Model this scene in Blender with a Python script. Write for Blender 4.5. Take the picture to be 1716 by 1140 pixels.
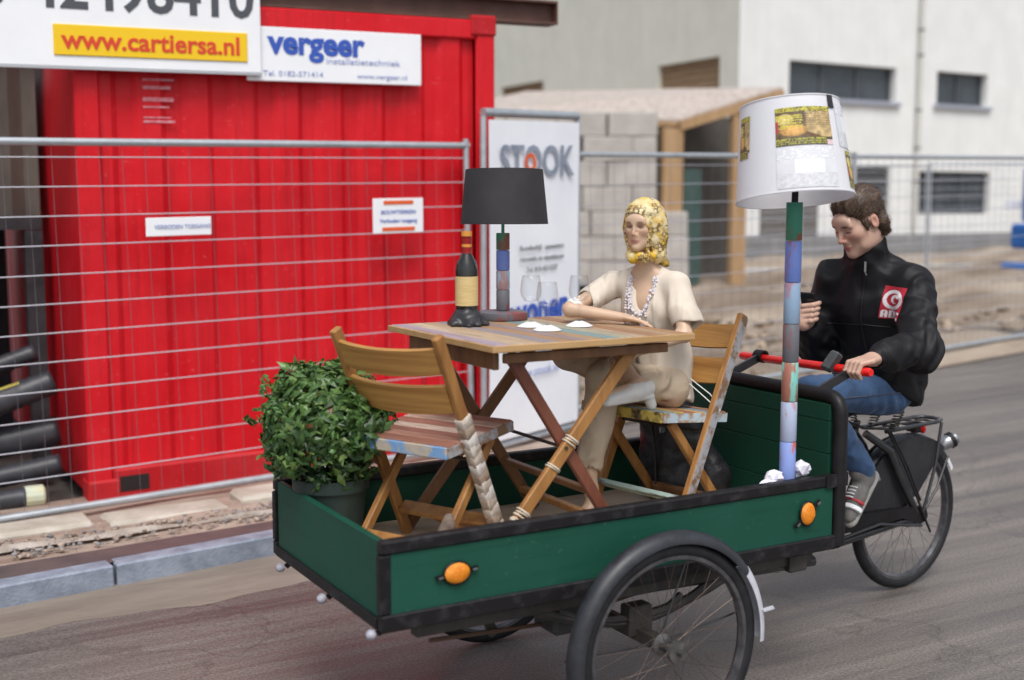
import bpy, bmesh, math, random
import numpy as np
from mathutils import Vector, Matrix
from mathutils.bvhtree import BVHTree
for o in list(bpy.data.objects): bpy.data.objects.remove(o)
random.seed(5); rng = np.random.RandomState(7)
SC = bpy.context.scene; COL = SC.collection
R_ = math.radians

# ---------------------------------------------------------------- camera
YAW, PITCH = R_(29.85), R_(6.28)
cd = bpy.data.cameras.new('camera'); cam = bpy.data.objects.new('camera', cd); COL.objects.link(cam)
cam.location = (0, 0, 1.70); cam.rotation_euler = (math.pi/2 - PITCH, 0, -YAW)
cd.sensor_width = 36.0; cd.lens = 2043/1716*36.0; cd.clip_end = 600
cd.dof.use_dof = True; cd.dof.focus_distance = 4.5; cd.dof.aperture_fstop = 1.5
SC.camera = cam
# ---------------------------------------------------------------- light: overcast daylight
W = bpy.data.worlds.new('World'); SC.world = W; W.use_nodes = True
wn = W.node_tree; wn.nodes.clear()
sky = wn.nodes.new('ShaderNodeTexSky'); sky.sky_type = 'NISHITA'; sky.sun_disc = False
sky.sun_elevation = R_(58); sky.sun_rotation = R_(203); sky.air_density = 1.0; sky.dust_density = 3.0; sky.ozone_density = 1.0
hs = wn.nodes.new('ShaderNodeHueSaturation'); hs.inputs['Saturation'].default_value = .42
bg = wn.nodes.new('ShaderNodeBackground'); bg.inputs[1].default_value = .12
wo = wn.nodes.new('ShaderNodeOutputWorld')
wn.links.new(sky.outputs[0], hs.inputs['Color']); wn.links.new(hs.outputs[0], bg.inputs[0]); wn.links.new(bg.outputs[0], wo.inputs[0])
sd = bpy.data.lights.new('sun', 'SUN'); sd.energy = 1.5; sd.angle = R_(28); sd.color = (1, .985, .96)
sun = bpy.data.objects.new('sun', sd); COL.objects.link(sun)
# sky sun_rotation is measured clockwise from +Y: azimuth 203 puts the glow behind the camera, to the left
az, el = R_(203), R_(58)
sv = Vector((math.sin(az)*math.cos(el), math.cos(az)*math.cos(el), math.sin(el)))
sun.rotation_euler = sv.to_track_quat('Z', 'Y').to_euler(); sun.location = (0, -4, 12)
VS = SC.view_settings; VS.view_transform = 'Standard'; VS.look = 'None'; VS.gamma = 1; VS.use_curve_mapping = False
VS.exposure = 0.52

# ---------------------------------------------------------------- materials
MATS = {}
def lin(c):
    return tuple(((v/12.92) if v <= .04045 else ((v+.055)/1.055)**2.4) for v in c)
def hx(s): return lin(tuple(int(s[i:i+2], 16)/255 for i in (0, 2, 4)))
def M(name, c, c2=None, rough=.6, rough2=None, metal=0, scale=8, detail=5, lo=.35, hi=.65, stretch=(1, 1, 1), bump=0, bscale=60, bstretch=None, spec=.5, coat=0, vcol=None, sheen=0, sss=0, bdist=.01, ridged=False):
    if name in MATS: return MATS[name]
    m = bpy.data.materials.new(name); m.use_nodes = True; nt = m.node_tree; N = nt.nodes; L = nt.links
    b = N['Principled BSDF']
    b.inputs['Roughness'].default_value = rough; b.inputs['Metallic'].default_value = metal
    b.inputs['Specular IOR Level'].default_value = spec
    if coat: b.inputs['Coat Weight'].default_value = coat; b.inputs['Coat Roughness'].default_value = .25
    if sheen: b.inputs['Sheen Weight'].default_value = sheen
    if sss: b.inputs['Subsurface Weight'].default_value = sss; b.inputs['Subsurface Radius'].default_value = (.012, .005, .003); b.inputs['Subsurface Scale'].default_value = .5
    tc = N.new('ShaderNodeTexCoord'); mp = N.new('ShaderNodeMapping'); mp.inputs['Scale'].default_value = stretch
    L.new(tc.outputs['Object'], mp.inputs['Vector'])
    oi = N.new('ShaderNodeObjectInfo'); ad = N.new('ShaderNodeVectorMath'); ad.operation = 'ADD'
    sc = N.new('ShaderNodeVectorMath'); sc.operation = 'SCALE'; sc.inputs['Scale'].default_value = 17.3
    L.new(oi.outputs['Random'], sc.inputs[0]); L.new(mp.outputs[0], ad.inputs[0]); L.new(sc.outputs[0], ad.inputs[1])
    nz = N.new('ShaderNodeTexNoise'); nz.inputs['Scale'].default_value = scale; nz.inputs['Detail'].default_value = detail; nz.inputs['Roughness'].default_value = .62
    L.new(ad.outputs[0], nz.inputs['Vector'])
    rp = N.new('ShaderNodeValToRGB'); rp.color_ramp.elements[0].position = lo; rp.color_ramp.elements[1].position = hi
    rp.color_ramp.elements[0].color = (*c, 1); rp.color_ramp.elements[1].color = (*(c2 or c), 1)
    L.new(nz.outputs['Fac'], rp.inputs['Fac'])
    out = rp.outputs['Color']
    if vcol:
        va = N.new('ShaderNodeVertexColor'); va.layer_name = vcol
        if c2:
            mx = N.new('ShaderNodeMix'); mx.data_type = 'RGBA'; mx.blend_type = 'MULTIPLY'; mx.inputs['Factor'].default_value = 1
            L.new(va.outputs['Color'], mx.inputs['A']); L.new(out, mx.inputs['B']); out = mx.outputs['Result']
        else: out = va.outputs['Color']
    L.new(out, b.inputs['Base Color'])
    if rough2 is not None:
        mr = N.new('ShaderNodeMapRange'); mr.inputs['From Min'].default_value = lo; mr.inputs['From Max'].default_value = hi
        mr.inputs['To Min'].default_value = rough; mr.inputs['To Max'].default_value = rough2
        L.new(nz.outputs['Fac'], mr.inputs['Value']); L.new(mr.outputs[0], b.inputs['Roughness'])
    if bump:
        mp2 = N.new('ShaderNodeMapping'); mp2.inputs['Scale'].default_value = bstretch or stretch
        L.new(tc.outputs['Object'], mp2.inputs['Vector'])
        n2 = N.new('ShaderNodeTexNoise'); n2.inputs['Scale'].default_value = bscale; n2.inputs['Detail'].default_value = 2.2 if ridged else 4
        if ridged: n2.noise_type = 'RIDGED_MULTIFRACTAL'; n2.inputs['Distortion'].default_value = .6; n2.inputs['Roughness'].default_value = .42
        L.new(mp2.outputs[0], n2.inputs['Vector'])
        bp = N.new('ShaderNodeBump'); bp.inputs['Strength'].default_value = bump; bp.inputs['Distance'].default_value = bdist
        L.new(n2.outputs['Fac'], bp.inputs['Height']); L.new(bp.outputs[0], b.inputs['Normal'])
    m.diffuse_color = (*c, 1); MATS[name] = m
    return m

def weathered(name, c, fade, streak, scratch, rough=.45, sscale=(7, 7, .35), amt=.55, samt=.5, dent=.25):
    m = M(name, c, fade, rough=rough, rough2=rough+.15, scale=1.6, detail=9, lo=.38, hi=.72, bump=dent, bscale=3.2, bdist=.03, spec=.3); nt = m.node_tree; N = nt.nodes; L = nt.links; b = N['Principled BSDF']; tc = [n for n in N if n.type == 'TEX_COORD'][0]
    src = b.inputs['Base Color'].links[0].from_socket
    for stc, sc_, lo_, hi_, col, a in ((sscale, 4, .52, .78, streak, amt), ((1, 1, 1), 34, .63, .70, scratch, samt), ((.6, 1, 5), 9, .66, .72, scratch, samt*.7)):
        mp = N.new('ShaderNodeMapping'); mp.inputs['Scale'].default_value = stc; mp.inputs['Location'].default_value = (sc_, 3.1*sc_, 1.7); L.new(tc.outputs['Object'], mp.inputs['Vector'])
        nz = N.new('ShaderNodeTexNoise'); nz.inputs['Scale'].default_value = sc_; nz.inputs['Detail'].default_value = 7; nz.inputs['Roughness'].default_value = .68; L.new(mp.outputs[0], nz.inputs['Vector'])
        mr = N.new('ShaderNodeMapRange'); mr.inputs['From Min'].default_value = lo_; mr.inputs['From Max'].default_value = hi_; mr.inputs['To Max'].default_value = a; L.new(nz.outputs['Fac'], mr.inputs['Value'])
        mx = N.new('ShaderNodeMix'); mx.data_type = 'RGBA'; L.new(mr.outputs[0], mx.inputs['Factor']); L.new(src, mx.inputs['A']); mx.inputs['B'].default_value = (*col, 1); src = mx.outputs['Result']
    L.new(src, b.inputs['Base Color']); return m

# ---------------------------------------------------------------- mesh building
OFF = {}
def V3(*a): return np.array(a, float)
class MB:
    def __init__(s): s.v = []; s.f = []; s.c = []; s.cur = None
    def add(s, vs, fs):
        n = len(s.v); s.v += [tuple(float(q) for q in p) for p in vs]; s.f += [tuple(i+n for i in f) for f in fs]
        s.c += [s.cur]*len(vs); return s
    def box(s, lo, hi, bev=0):
        x0, y0, z0 = lo; x1, y1, z1 = hi
        if not bev:
            return s.add([(x0,y0,z0),(x1,y0,z0),(x1,y1,z0),(x0,y1,z0),(x0,y0,z1),(x1,y0,z1),(x1,y1,z1),(x0,y1,z1)],
                  [(0,3,2,1),(4,5,6,7),(0,1,5,4),(1,2,6,5),(2,3,7,6),(3,0,4,7)])
        c = [(x0+x1)/2, (y0+y1)/2, (z0+z1)/2]; e = [(x1-x0)/2, (y1-y0)/2, (z1-z0)/2]
        return s.obox(c, (1,0,0), (0,1,0), (0,0,1), e, bev)
    def obox(s, c, ax, ay, az, e, bev=0):
        c, ax, ay, az = (np.array(q, float) for q in (c, ax, ay, az))
        if not bev:
            vs = [c+sx*e[0]*ax+sy*e[1]*ay+sz*e[2]*az for sz in (-1,1) for sx,sy in ((-1,-1),(1,-1),(1,1),(-1,1))]
            return s.add(vs, [(0,3,2,1),(4,5,6,7),(0,1,5,4),(1,2,6,5),(2,3,7,6),(3,0,4,7)])
        b = min(bev, min(e)*.9); vs = []; idx = {}
        for sx in (-1,1):
            for sy in (-1,1):
                for sz in (-1,1):
                    for a in range(3):
                        d = [e[0]-b, e[1]-b, e[2]-b]; d[a] = e[a]
                        idx[(sx,sy,sz,a)] = len(vs); vs.append(c+sx*d[0]*ax+sy*d[1]*ay+sz*d[2]*az)
        fs = []
        for a in range(3):
            o1, o2 = (a+1)%3, (a+2)%3
            for sg in (-1,1):
                q = []
                for s1, s2 in ((-1,-1),(1,-1),(1,1),(-1,1)):
                    k = [0,0,0]; k[a] = sg; k[o1] = s1; k[o2] = s2; q.append(idx[(*k, a)])
                fs.append(tuple(q) if sg > 0 else tuple(q[::-1]))
        for a in range(3):
            o1, o2 = (a+1)%3, (a+2)%3
            for s1 in (-1,1):
                for s2 in (-1,1):
                    def K(sa, ff):
                        k = [0,0,0]; k[a] = sa; k[o1] = s1; k[o2] = s2; return idx[(*k, ff)]
                    q = (K(-1,o1), K(1,o1), K(1,o2), K(-1,o2))
                    fs.append(q if s1*s2 < 0 else q[::-1])
        for sx in (-1,1):
            for sy in (-1,1):
                for sz in (-1,1):
                    t = tuple(idx[(sx,sy,sz,a)] for a in range(3)); fs.append(t if sx*sy*sz > 0 else t[::-1])
        return s.add(vs, fs)
    def beam(s, p, q, w, t, up=(0,0,1), bev=0):   # bar from p to q: w across, t along "up"
        p, q = np.array(p, float), np.array(q, float); a = q-p; l = np.linalg.norm(a); a = a/l
        u = np.array(up, float); u = u-a*(u@a); u /= np.linalg.norm(u); v = np.cross(u, a)
        return s.obox((p+q)/2, a, v, u, (l/2, w/2, t/2), bev)
    def tube(s, pts, r, n=10, cap=True, closed=False):
        P = [np.array(p, float) for p in pts]; m = len(P)
        rs = r if hasattr(r, '__len__') else [r]*m
        T = []
        for i in range(m):
            if closed: d = P[(i+1)%m]-P[i-1]
            else: d = P[min(i+1, m-1)]-P[max(i-1, 0)]
            T.append(d/(np.linalg.norm(d)+1e-12))
        u = np.cross(T[0], (0,0,1));
        if np.linalg.norm(u) < .1: u = np.cross(T[0], (1,0,0))
        u /= np.linalg.norm(u); vs = []
        for i in range(m):
            u = u-T[i]*(u@T[i]); u /= np.linalg.norm(u); w = np.cross(T[i], u)
            for k in range(n):
                a = 2*math.pi*k/n; vs.append(P[i]+rs[i]*(math.cos(a)*u+math.sin(a)*w))
        fs = []
        for i in range(m if closed else m-1):
            j = (i+1)%m
            for k in range(n): fs.append((i*n+k, i*n+(k+1)%n, j*n+(k+1)%n, j*n+k))
        if cap and not closed: fs.append(tuple(range(n))[::-1]); fs.append(tuple((m-1)*n+k for k in range(n)))
        return s.add(vs, fs)
    def lathe(s, prof, c=(0,0,0), n=24, ax=(0,0,1), ux=None, closed=False, a0=0, a1=2*math.pi):
        ax = np.array(ax, float); ax /= np.linalg.norm(ax)
        u = np.array(ux, float) if ux is not None else np.cross((0,1,0) if abs(ax[1]) < .9 else (1,0,0), ax)
        u = u-ax*(u@ax); u /= np.linalg.norm(u); w = np.cross(ax, u); c = np.array(c, float)
        full = abs(a1-a0-2*math.pi) < 1e-6; nn = n if full else n+1; vs = []
        for r, z in prof:
            for k in range(nn):
                a = a0+(a1-a0)*k/n; vs.append(c+ax*z+r*(math.cos(a)*u+math.sin(a)*w))
        fs = []; m = len(prof)
        for i in range(m if closed else m-1):
            j = (i+1)%m
            for k in range(n):
                k2 = (k+1)%nn; fs.append((i*nn+k, i*nn+k2, j*nn+k2, j*nn+k))
        if not full and closed: fs.append(tuple(i*nn for i in range(m))); fs.append(tuple(i*nn+nn-1 for i in range(m))[::-1])
        return s.add(vs, fs)
    def prism(s, poly, o, ax, ay, az, th):        # polygon in the ax/ay plane, pushed out along az by th
        o, ax, ay, az = (np.array(q, float) for q in (o, ax, ay, az)); n = len(poly)
        vs = [o+p[0]*ax+p[1]*ay for p in poly]+[o+p[0]*ax+p[1]*ay+az*th for p in poly]
        fs = [tuple(range(n))[::-1], tuple(range(n, 2*n))]+[(i, (i+1)%n, n+(i+1)%n, n+i) for i in range(n)]
        return s.add(vs, fs)
    def grid(s, fn, nu, nv, th=None):
        vs = [fn(i/nu, j/nv) for i in range(nu+1) for j in range(nv+1)]
        fs = [(i*(nv+1)+j, (i+1)*(nv+1)+j, (i+1)*(nv+1)+j+1, i*(nv+1)+j+1) for i in range(nu) for j in range(nv)]
        return s.add(vs, fs)
    def mesh(s, name, off=(0,0,0), smooth=False, fix=True):
        me = bpy.data.meshes.new(name); o = np.array(off, float)
        me.from_pydata([tuple(np.array(p)-o) for p in s.v], [], s.f); me.update()
        if fix:
            bm = bmesh.new(); bm.from_mesh(me); bmesh.ops.recalc_face_normals(bm, faces=bm.faces); bm.to_mesh(me); bm.free()
        if smooth: shade(me, smooth)
        if any(c is not None for c in s.c):
            at = me.color_attributes.new('Col', 'FLOAT_COLOR', 'POINT')
            at.data.foreach_set('color', np.array([(*(c or (1,1,1)), 1) for c in s.c], np.float32).ravel())
        return me
def shade(me, ang=40):
    me.polygons.foreach_set('use_smooth', [True]*len(me.polygons))
    if ang is not True and ang < 180:
        me.set_sharp_from_angle(angle=R_(ang))
def tag(o, label=None, cat=None, group=None, kind=None):
    if label: o['label'] = label
    if cat: o['category'] = cat
    if group: o['group'] = group
    if kind: o['kind'] = kind
    return o
def thing(name, label, cat, loc=(0,0,0), rz=0, group=None):
    o = bpy.data.objects.new(name, None); COL.objects.link(o); o.location = loc; o.rotation_euler = (0,0,rz); o.empty_display_size = .1
    OFF[o.name] = np.array(loc, float) if not rz else np.zeros(3)
    return tag(o, label, cat, group)
def link(name, me, mat, parent=None, off=None, label=None):
    o = bpy.data.objects.new(name, me); COL.objects.link(o)
    if mat is not None:
        me.materials.clear()
        for m in (mat if isinstance(mat, list) else [mat]): me.materials.append(m)
    if parent is not None: o.parent = parent; OFF[o.name] = OFF[parent.name]
    else: o.location = off if off is not None else (0,0,0); OFF[o.name] = np.array(o.location)
    if label: o['label'] = label
    return o
def part(name, mb, mat, parent, smooth=False, label=None):
    return link(name, mb.mesh(name, OFF[parent.name], smooth), mat, parent, label=label)
def solo(name, mb, mat, label, cat, loc, group=None, smooth=False, kind=None):
    o = link(name, mb.mesh(name, loc, smooth), mat, None, loc); return tag(o, label, cat, group, kind)
def copy_tree(o, parent=None):
    c = o.copy(); COL.objects.link(c); c.parent = parent
    OFF[c.name] = OFF[o.name]
    for ch in list(o.children): copy_tree(ch, c)
    return c
def text_mb(txt, size, o, ax, ay, off=0.0, th=.002, align='CENTER', shear=0, sx=1.0):
    cu = bpy.data.curves.new('t', 'FONT'); cu.body = txt; cu.size = size; cu.align_x = align; cu.align_y = 'CENTER'; cu.offset = off; cu.extrude = th/2; cu.shear = shear; cu.resolution_u = 3
    ob = bpy.data.objects.new('t', cu); COL.objects.link(ob)
    dg = bpy.context.evaluated_depsgraph_get(); me = bpy.data.meshes.new_from_object(ob.evaluated_get(dg))
    ax, ay, o = np.array(ax, float), np.array(ay, float), np.array(o, float); az = np.cross(ax, ay)
    mb = MB(); mb.add([o+v.co.x*sx*ax+v.co.y*ay+v.co.z*az for v in me.vertices], [tuple(p.vertices) for p in me.polygons])
    bpy.data.objects.remove(ob); bpy.data.curves.remove(cu); bpy.data.meshes.remove(me); return mb

# ---------------------------------------------------------------- implicit surfaces for bodies and cloth
class SDF:
    def __init__(s, lo, hi, h):
        s.lo = np.array(lo, float); s.h = h; s.n = np.ceil((np.array(hi)-s.lo)/h).astype(int)+1
        s.D = np.full(tuple(s.n), 1.0, np.float32)
    def sub(s, lo, hi):
        a = np.clip(np.floor((np.array(lo)-s.lo)/s.h).astype(int), 0, s.n); b = np.clip(np.ceil((np.array(hi)-s.lo)/s.h).astype(int)+1, 0, s.n)
        sl = tuple(slice(a[i], b[i]) for i in range(3))
        g = np.meshgrid(*[(s.lo[i]+s.h*np.arange(a[i], b[i])).astype(np.float32) for i in range(3)], indexing='ij', sparse=True)
        return sl, g
    def op(s, d, sl, k, mode='u'):
        A = s.D[sl]
        if mode == 'u':
            if k: hh = np.clip(.5+.5*(A-d)/k, 0, 1); s.D[sl] = A*(1-hh)+d*hh-k*hh*(1-hh)
            else: s.D[sl] = np.minimum(A, d)
        elif mode == 's':
            d = -d
            if k: hh = np.clip(.5-.5*(A-d)/k, 0, 1); s.D[sl] = A*(1-hh)+d*hh+k*hh*(1-hh)
            else: s.D[sl] = np.maximum(A, d)
        elif mode == 'i': s.D[sl] = np.maximum(A, d)
    def cap(s, p, q, r0, r1=None, k=.02, mode='u', flat=None):
        r1 = r0 if r1 is None else r1; p, q = np.array(p, float), np.array(q, float); m = max(r0, r1)*1.2+k+3*s.h
        sl, (x, y, z) = s.sub(np.minimum(p, q)-m, np.maximum(p, q)+m)
        if min(sl[i].stop-sl[i].start for i in range(3)) <= 0: return s
        b = q-p; t = np.clip(((x-p[0])*b[0]+(y-p[1])*b[1]+(z-p[2])*b[2])/(b@b+1e-12), 0, 1)
        dx, dy, dz = x-p[0]-t*b[0], y-p[1]-t*b[1], z-p[2]-t*b[2]
        if flat is not None:                      # (unit vector, factor): squash the section along that vector
            f = np.array(flat[0], float); f /= np.linalg.norm(f); e = dx*f[0]+dy*f[1]+dz*f[2]; g = 1/flat[1]-1
            dx, dy, dz = dx+e*f[0]*g, dy+e*f[1]*g, dz+e*f[2]*g
        d = np.sqrt(dx*dx+dy*dy+dz*dz)-(r0+(r1-r0)*t); s.op(d.astype(np.float32), sl, k, mode); return s
    def ell(s, c, r, M3=None, k=.02, mode='u'):
        c = np.array(c, float); r = np.array(r, float); m = r.max()*1.1+k+3*s.h
        sl, (x, y, z) = s.sub(c-m, c+m)
        if min(sl[i].stop-sl[i].start for i in range(3)) <= 0: return s
        A = np.eye(3) if M3 is None else np.array(M3)     # columns = local axes
        X, Y, Z = x-c[0], y-c[1], z-c[2]
        L = [(X*A[0,i]+Y*A[1,i]+Z*A[2,i])/r[i] for i in range(3)]
        k0 = np.sqrt(L[0]**2+L[1]**2+L[2]**2); k1 = np.sqrt((L[0]/r[0])**2+(L[1]/r[1])**2+(L[2]/r[2])**2)+1e-6
        s.op((k0*(k0-1)/k1).astype(np.float32), sl, k, mode); return s
    def half(s, p, n, k=0, mode='i'):             # keep the side where n points away from
        sl, (x, y, z) = s.sub(s.lo, s.lo+s.n*s.h); n = np.array(n, float); n /= np.linalg.norm(n)
        d = (x-p[0])*n[0]+(y-p[1])*n[1]+(z-p[2])*n[2]; s.op(d.astype(np.float32), sl, k, mode); return s
    def warp(s, fn, band=.05):
        sl, g = s.sub(s.lo, s.lo+s.n*s.h)
        w = fn(*g); s.D = (s.D+w).astype(np.float32); return s
    def mesh(s):
        D = s.D; h = s.h; neg = D < 0
        nx, ny, nz = D.shape
        c = np.zeros((nx-1, ny-1, nz-1), np.int8)
        for i in (0,1):
            for j in (0,1):
                for k in (0,1): c += neg[i:nx-1+i, j:ny-1+j, k:nz-1+k]
        I = np.argwhere((c > 0) & (c < 8)); idm = np.full(c.shape, -1, np.int32); idm[tuple(I.T)] = np.arange(len(I))
        acc = np.zeros((len(I), 3)); cnt = np.zeros(len(I))
        cor = [(i,j,k) for i in (0,1) for j in (0,1) for k in (0,1)]
        val = {q: D[I[:,0]+q[0], I[:,1]+q[1], I[:,2]+q[2]] for q in cor}
        for q in cor:
            for a in range(3):
                if q[a] == 0:
                    w = list(q); w[a] = 1; w = tuple(w); va, vb = val[q], val[w]; mk = (va < 0) != (vb < 0)
                    t = np.where(mk, va/(va-vb+1e-12), 0); p = np.tile(np.array(q, float), (len(I), 1)); p[:,a] += t
                    acc[mk] += p[mk]; cnt[mk] += 1
        vs = s.lo+h*(I+acc/cnt[:,None]); F = []
        for a in range(3):
            b, d = (a+1)%3, (a+2)%3
            s0 = [slice(None)]*3; s1 = [slice(None)]*3; s0[a] = slice(0, -1); s1[a] = slice(1, None)
            E = np.argwhere(neg[tuple(s0)] != neg[tuple(s1)])
            E = E[(E[:,b] > 0) & (E[:,d] > 0) & (E[:,b] < D.shape[b]-1) & (E[:,d] < D.shape[d]-1)]
            if not len(E): continue
            ng = neg[tuple(E.T)]
            def cell(db, dd):
                q = E.copy(); q[:,b] += db; q[:,d] += dd; return idm[tuple(q.T)]
            quad = np.stack([cell(-1,-1), cell(0,-1), cell(0,0), cell(-1,0)], 1)
            quad[~ng] = quad[~ng][:, ::-1]; F.append(quad)
        return vs, np.concatenate(F)
def sdf_obj(name, sdf, mat, parent, colfn=None, relax=1, label=None):
    vs, fs = sdf.mesh(); off = OFF[parent.name] if parent is not None else np.zeros(3)
    if relax:
        e = np.concatenate([fs[:, [0,1]], fs[:, [1,2]], fs[:, [2,3]], fs[:, [3,0]]])
        for _ in range(relax):
            acc = np.zeros_like(vs); n = np.zeros(len(vs))
            np.add.at(acc, e[:,0], vs[e[:,1]]); np.add.at(acc, e[:,1], vs[e[:,0]]); np.add.at(n, e[:,0], 1); np.add.at(n, e[:,1], 1)
            vs = .5*vs+.5*acc/np.maximum(n, 1)[:,None]
    me = bpy.data.meshes.new(name); p = (vs-off).astype(np.float32)
    me.vertices.add(len(p)); me.vertices.foreach_set('co', p.ravel())
    me.loops.add(fs.size); me.loops.foreach_set('vertex_index', fs.astype(np.int32).ravel())
    me.polygons.add(len(fs)); me.polygons.foreach_set('loop_start', np.arange(0, fs.size, 4, dtype=np.int32))
    me.update(calc_edges=True); me.validate()
    me.polygons.foreach_set('use_smooth', [True]*len(me.polygons))
    if colfn is not None:
        at = me.color_attributes.new('Col', 'FLOAT_COLOR', 'POINT')
        c = np.ones((len(vs), 4), np.float32); c[:, :3] = colfn(vs); at.data.foreach_set('color', c.ravel())
    o = link(name, me, mat, parent, label=label); return o
def wob(x, y, z, f, seed=0):                      # cheap smooth 3-D wobble, about -1..1
    r = np.random.RandomState(seed); out = 0
    for i in range(5):
        k = r.normal(size=3); k = k/np.linalg.norm(k)*f*(.7+.8*r.rand()); out = out+np.sin(k[0]*x+k[1]*y+k[2]*z+r.rand()*6.28+1.3*np.sin(.6*(k[1]*x+k[2]*y+k[0]*z)))
    return out/3.2
def basis(fwd, up=(0,0,1)):                       # columns: forward, left, up
    f = np.array(fwd, float); f /= np.linalg.norm(f); u = np.array(up, float); l = np.cross(u, f); l /= np.linalg.norm(l); u = np.cross(f, l)
    return np.stack([f, l, u], 1)
def gz(x, y):                                     # the site climbs gently away to the right behind the road
    s = min(max((y-4.1)/1.2, 0), 1); s = s*s*(3-2*s); return .02*min(max(x-1.0, -4), 34)*s
# ================================================================ SETTING
def climb(mb, x0=1.0, k=.02):
    mb.v = [(p[0], p[1], p[2]+k*(p[0]-x0)) for p in mb.v]; return mb
def road_mat():
    m = bpy.data.materials.new('wet_asphalt'); m.use_nodes = True; nt = m.node_tree; N = nt.nodes; L = nt.links; b = N['Principled BSDF']
    tc = N.new('ShaderNodeTexCoord'); mp = N.new('ShaderNodeMapping'); L.new(tc.outputs['Object'], mp.inputs['Vector'])
    mp.inputs['Rotation'].default_value = (0, 0, R_(-4)); mp.inputs['Scale'].default_value = (.35, 1.2, 1)
    big = N.new('ShaderNodeTexNoise'); big.inputs['Scale'].default_value = 1.1; big.inputs['Detail'].default_value = 6; L.new(mp.outputs[0], big.inputs['Vector'])
    fine = N.new('ShaderNodeTexNoise'); fine.inputs['Scale'].default_value = 95; fine.inputs['Detail'].default_value = 3; L.new(tc.outputs['Object'], fine.inputs['Vector'])
    vor = N.new('ShaderNodeTexVoronoi'); vor.inputs['Scale'].default_value = 130; L.new(tc.outputs['Object'], vor.inputs['Vector'])
    r1 = N.new('ShaderNodeValToRGB'); r1.color_ramp.elements[0].position = .3; r1.color_ramp.elements[1].position = .72
    r1.color_ramp.elements[0].color = (.108, .096, .090, 1); r1.color_ramp.elements[1].color = (.205, .182, .166, 1)
    L.new(big.outputs['Fac'], r1.inputs['Fac'])
    r2 = N.new('ShaderNodeValToRGB'); r2.color_ramp.elements[0].position = .38; r2.color_ramp.elements[1].position = .62
    r2.color_ramp.elements[0].color = (.72, .72, .72, 1); r2.color_ramp.elements[1].color = (1.2, 1.2, 1.2, 1); L.new(fine.outputs['Fac'], r2.inputs['Fac'])
    mx = N.new('ShaderNodeMix'); mx.data_type = 'RGBA'; mx.blend_type = 'MULTIPLY'; mx.inputs['Factor'].default_value = 1
    L.new(r1.outputs[0], mx.inputs['A']); L.new(r2.outputs[0], mx.inputs['B'])
    # damp streaks and tracks drawn out along the street, dark tar seams
    mp3 = N.new('ShaderNodeMapping'); mp3.inputs['Rotation'].default_value = (0, 0, R_(-4)); mp3.inputs['Scale'].default_value = (.22, 5.5, 1); L.new(tc.outputs['Object'], mp3.inputs['Vector'])
    stn = N.new('ShaderNodeTexNoise'); stn.inputs['Scale'].default_value = 1.6; stn.inputs['Detail'].default_value = 8; stn.inputs['Roughness'].default_value = .66; L.new(mp3.outputs[0], stn.inputs['Vector'])
    r4 = N.new('ShaderNodeValToRGB'); r4.color_ramp.elements[0].position = .33; r4.color_ramp.elements[1].position = .68; r4.color_ramp.elements[0].color = (.62, .60, .60, 1); r4.color_ramp.elements[1].color = (1.28, 1.26, 1.22, 1); L.new(stn.outputs['Fac'], r4.inputs['Fac'])
    mx2 = N.new('ShaderNodeMix'); mx2.data_type = 'RGBA'; mx2.blend_type = 'MULTIPLY'; mx2.inputs['Factor'].default_value = 1; L.new(mx.outputs['Result'], mx2.inputs['A']); L.new(r4.outputs[0], mx2.inputs['B'])
    vc = N.new('ShaderNodeTexVoronoi'); vc.feature = 'DISTANCE_TO_EDGE'; vc.inputs['Scale'].default_value = .55
    nd = N.new('ShaderNodeTexNoise'); nd.inputs['Scale'].default_value = 2.2; nd.inputs['Detail'].default_value = 5; L.new(tc.outputs['Object'], nd.inputs['Vector']); av = N.new('ShaderNodeVectorMath'); av.operation = 'ADD'; sv_ = N.new('ShaderNodeVectorMath'); sv_.operation = 'SCALE'; sv_.inputs['Scale'].default_value = .8; L.new(nd.outputs['Color'], sv_.inputs[0]); L.new(tc.outputs['Object'], av.inputs[0]); L.new(sv_.outputs[0], av.inputs[1]); L.new(av.outputs[0], vc.inputs['Vector'])
    mc = N.new('ShaderNodeMapRange'); mc.inputs['From Min'].default_value = .004; mc.inputs['From Max'].default_value = .009; mc.inputs['To Min'].default_value = .80; mc.inputs['To Max'].default_value = 1; L.new(vc.outputs['Distance'], mc.inputs['Value'])
    mx3 = N.new('ShaderNodeMix'); mx3.data_type = 'RGBA'; mx3.blend_type = 'MULTIPLY'; mx3.inputs['Factor'].default_value = 1; L.new(mx2.outputs['Result'], mx3.inputs['A']); L.new(mc.outputs[0], mx3.inputs['B']); L.new(mx3.outputs['Result'], b.inputs['Base Color'])
    mr = N.new('ShaderNodeMapRange'); mr.inputs['From Min'].default_value = .35; mr.inputs['From Max'].default_value = .65; mr.inputs['To Min'].default_value = .36; mr.inputs['To Max'].default_value = .62
    L.new(stn.outputs['Fac'], mr.inputs['Value']); L.new(mr.outputs[0], b.inputs['Roughness'])
    bp = N.new('ShaderNodeBump'); bp.inputs['Strength'].default_value = .32; bp.inputs['Distance'].default_value = .005
    L.new(vor.outputs['Distance'], bp.inputs['Height']); L.new(bp.outputs[0], b.inputs['Normal']); return m
m_road = road_mat()
m_sand = M('tan_sand', (.17, .138, .112), (.27, .225, .185), rough=.8, scale=2.2, detail=9, stretch=(.5, 2, 1), bump=.5, bscale=40)
m_mud = M('site_mud', (.17, .125, .09), (.40, .33, .26), rough=.8, scale=.9, detail=9, stretch=(.4, 1.0, 1), bump=.8, bscale=6)
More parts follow.
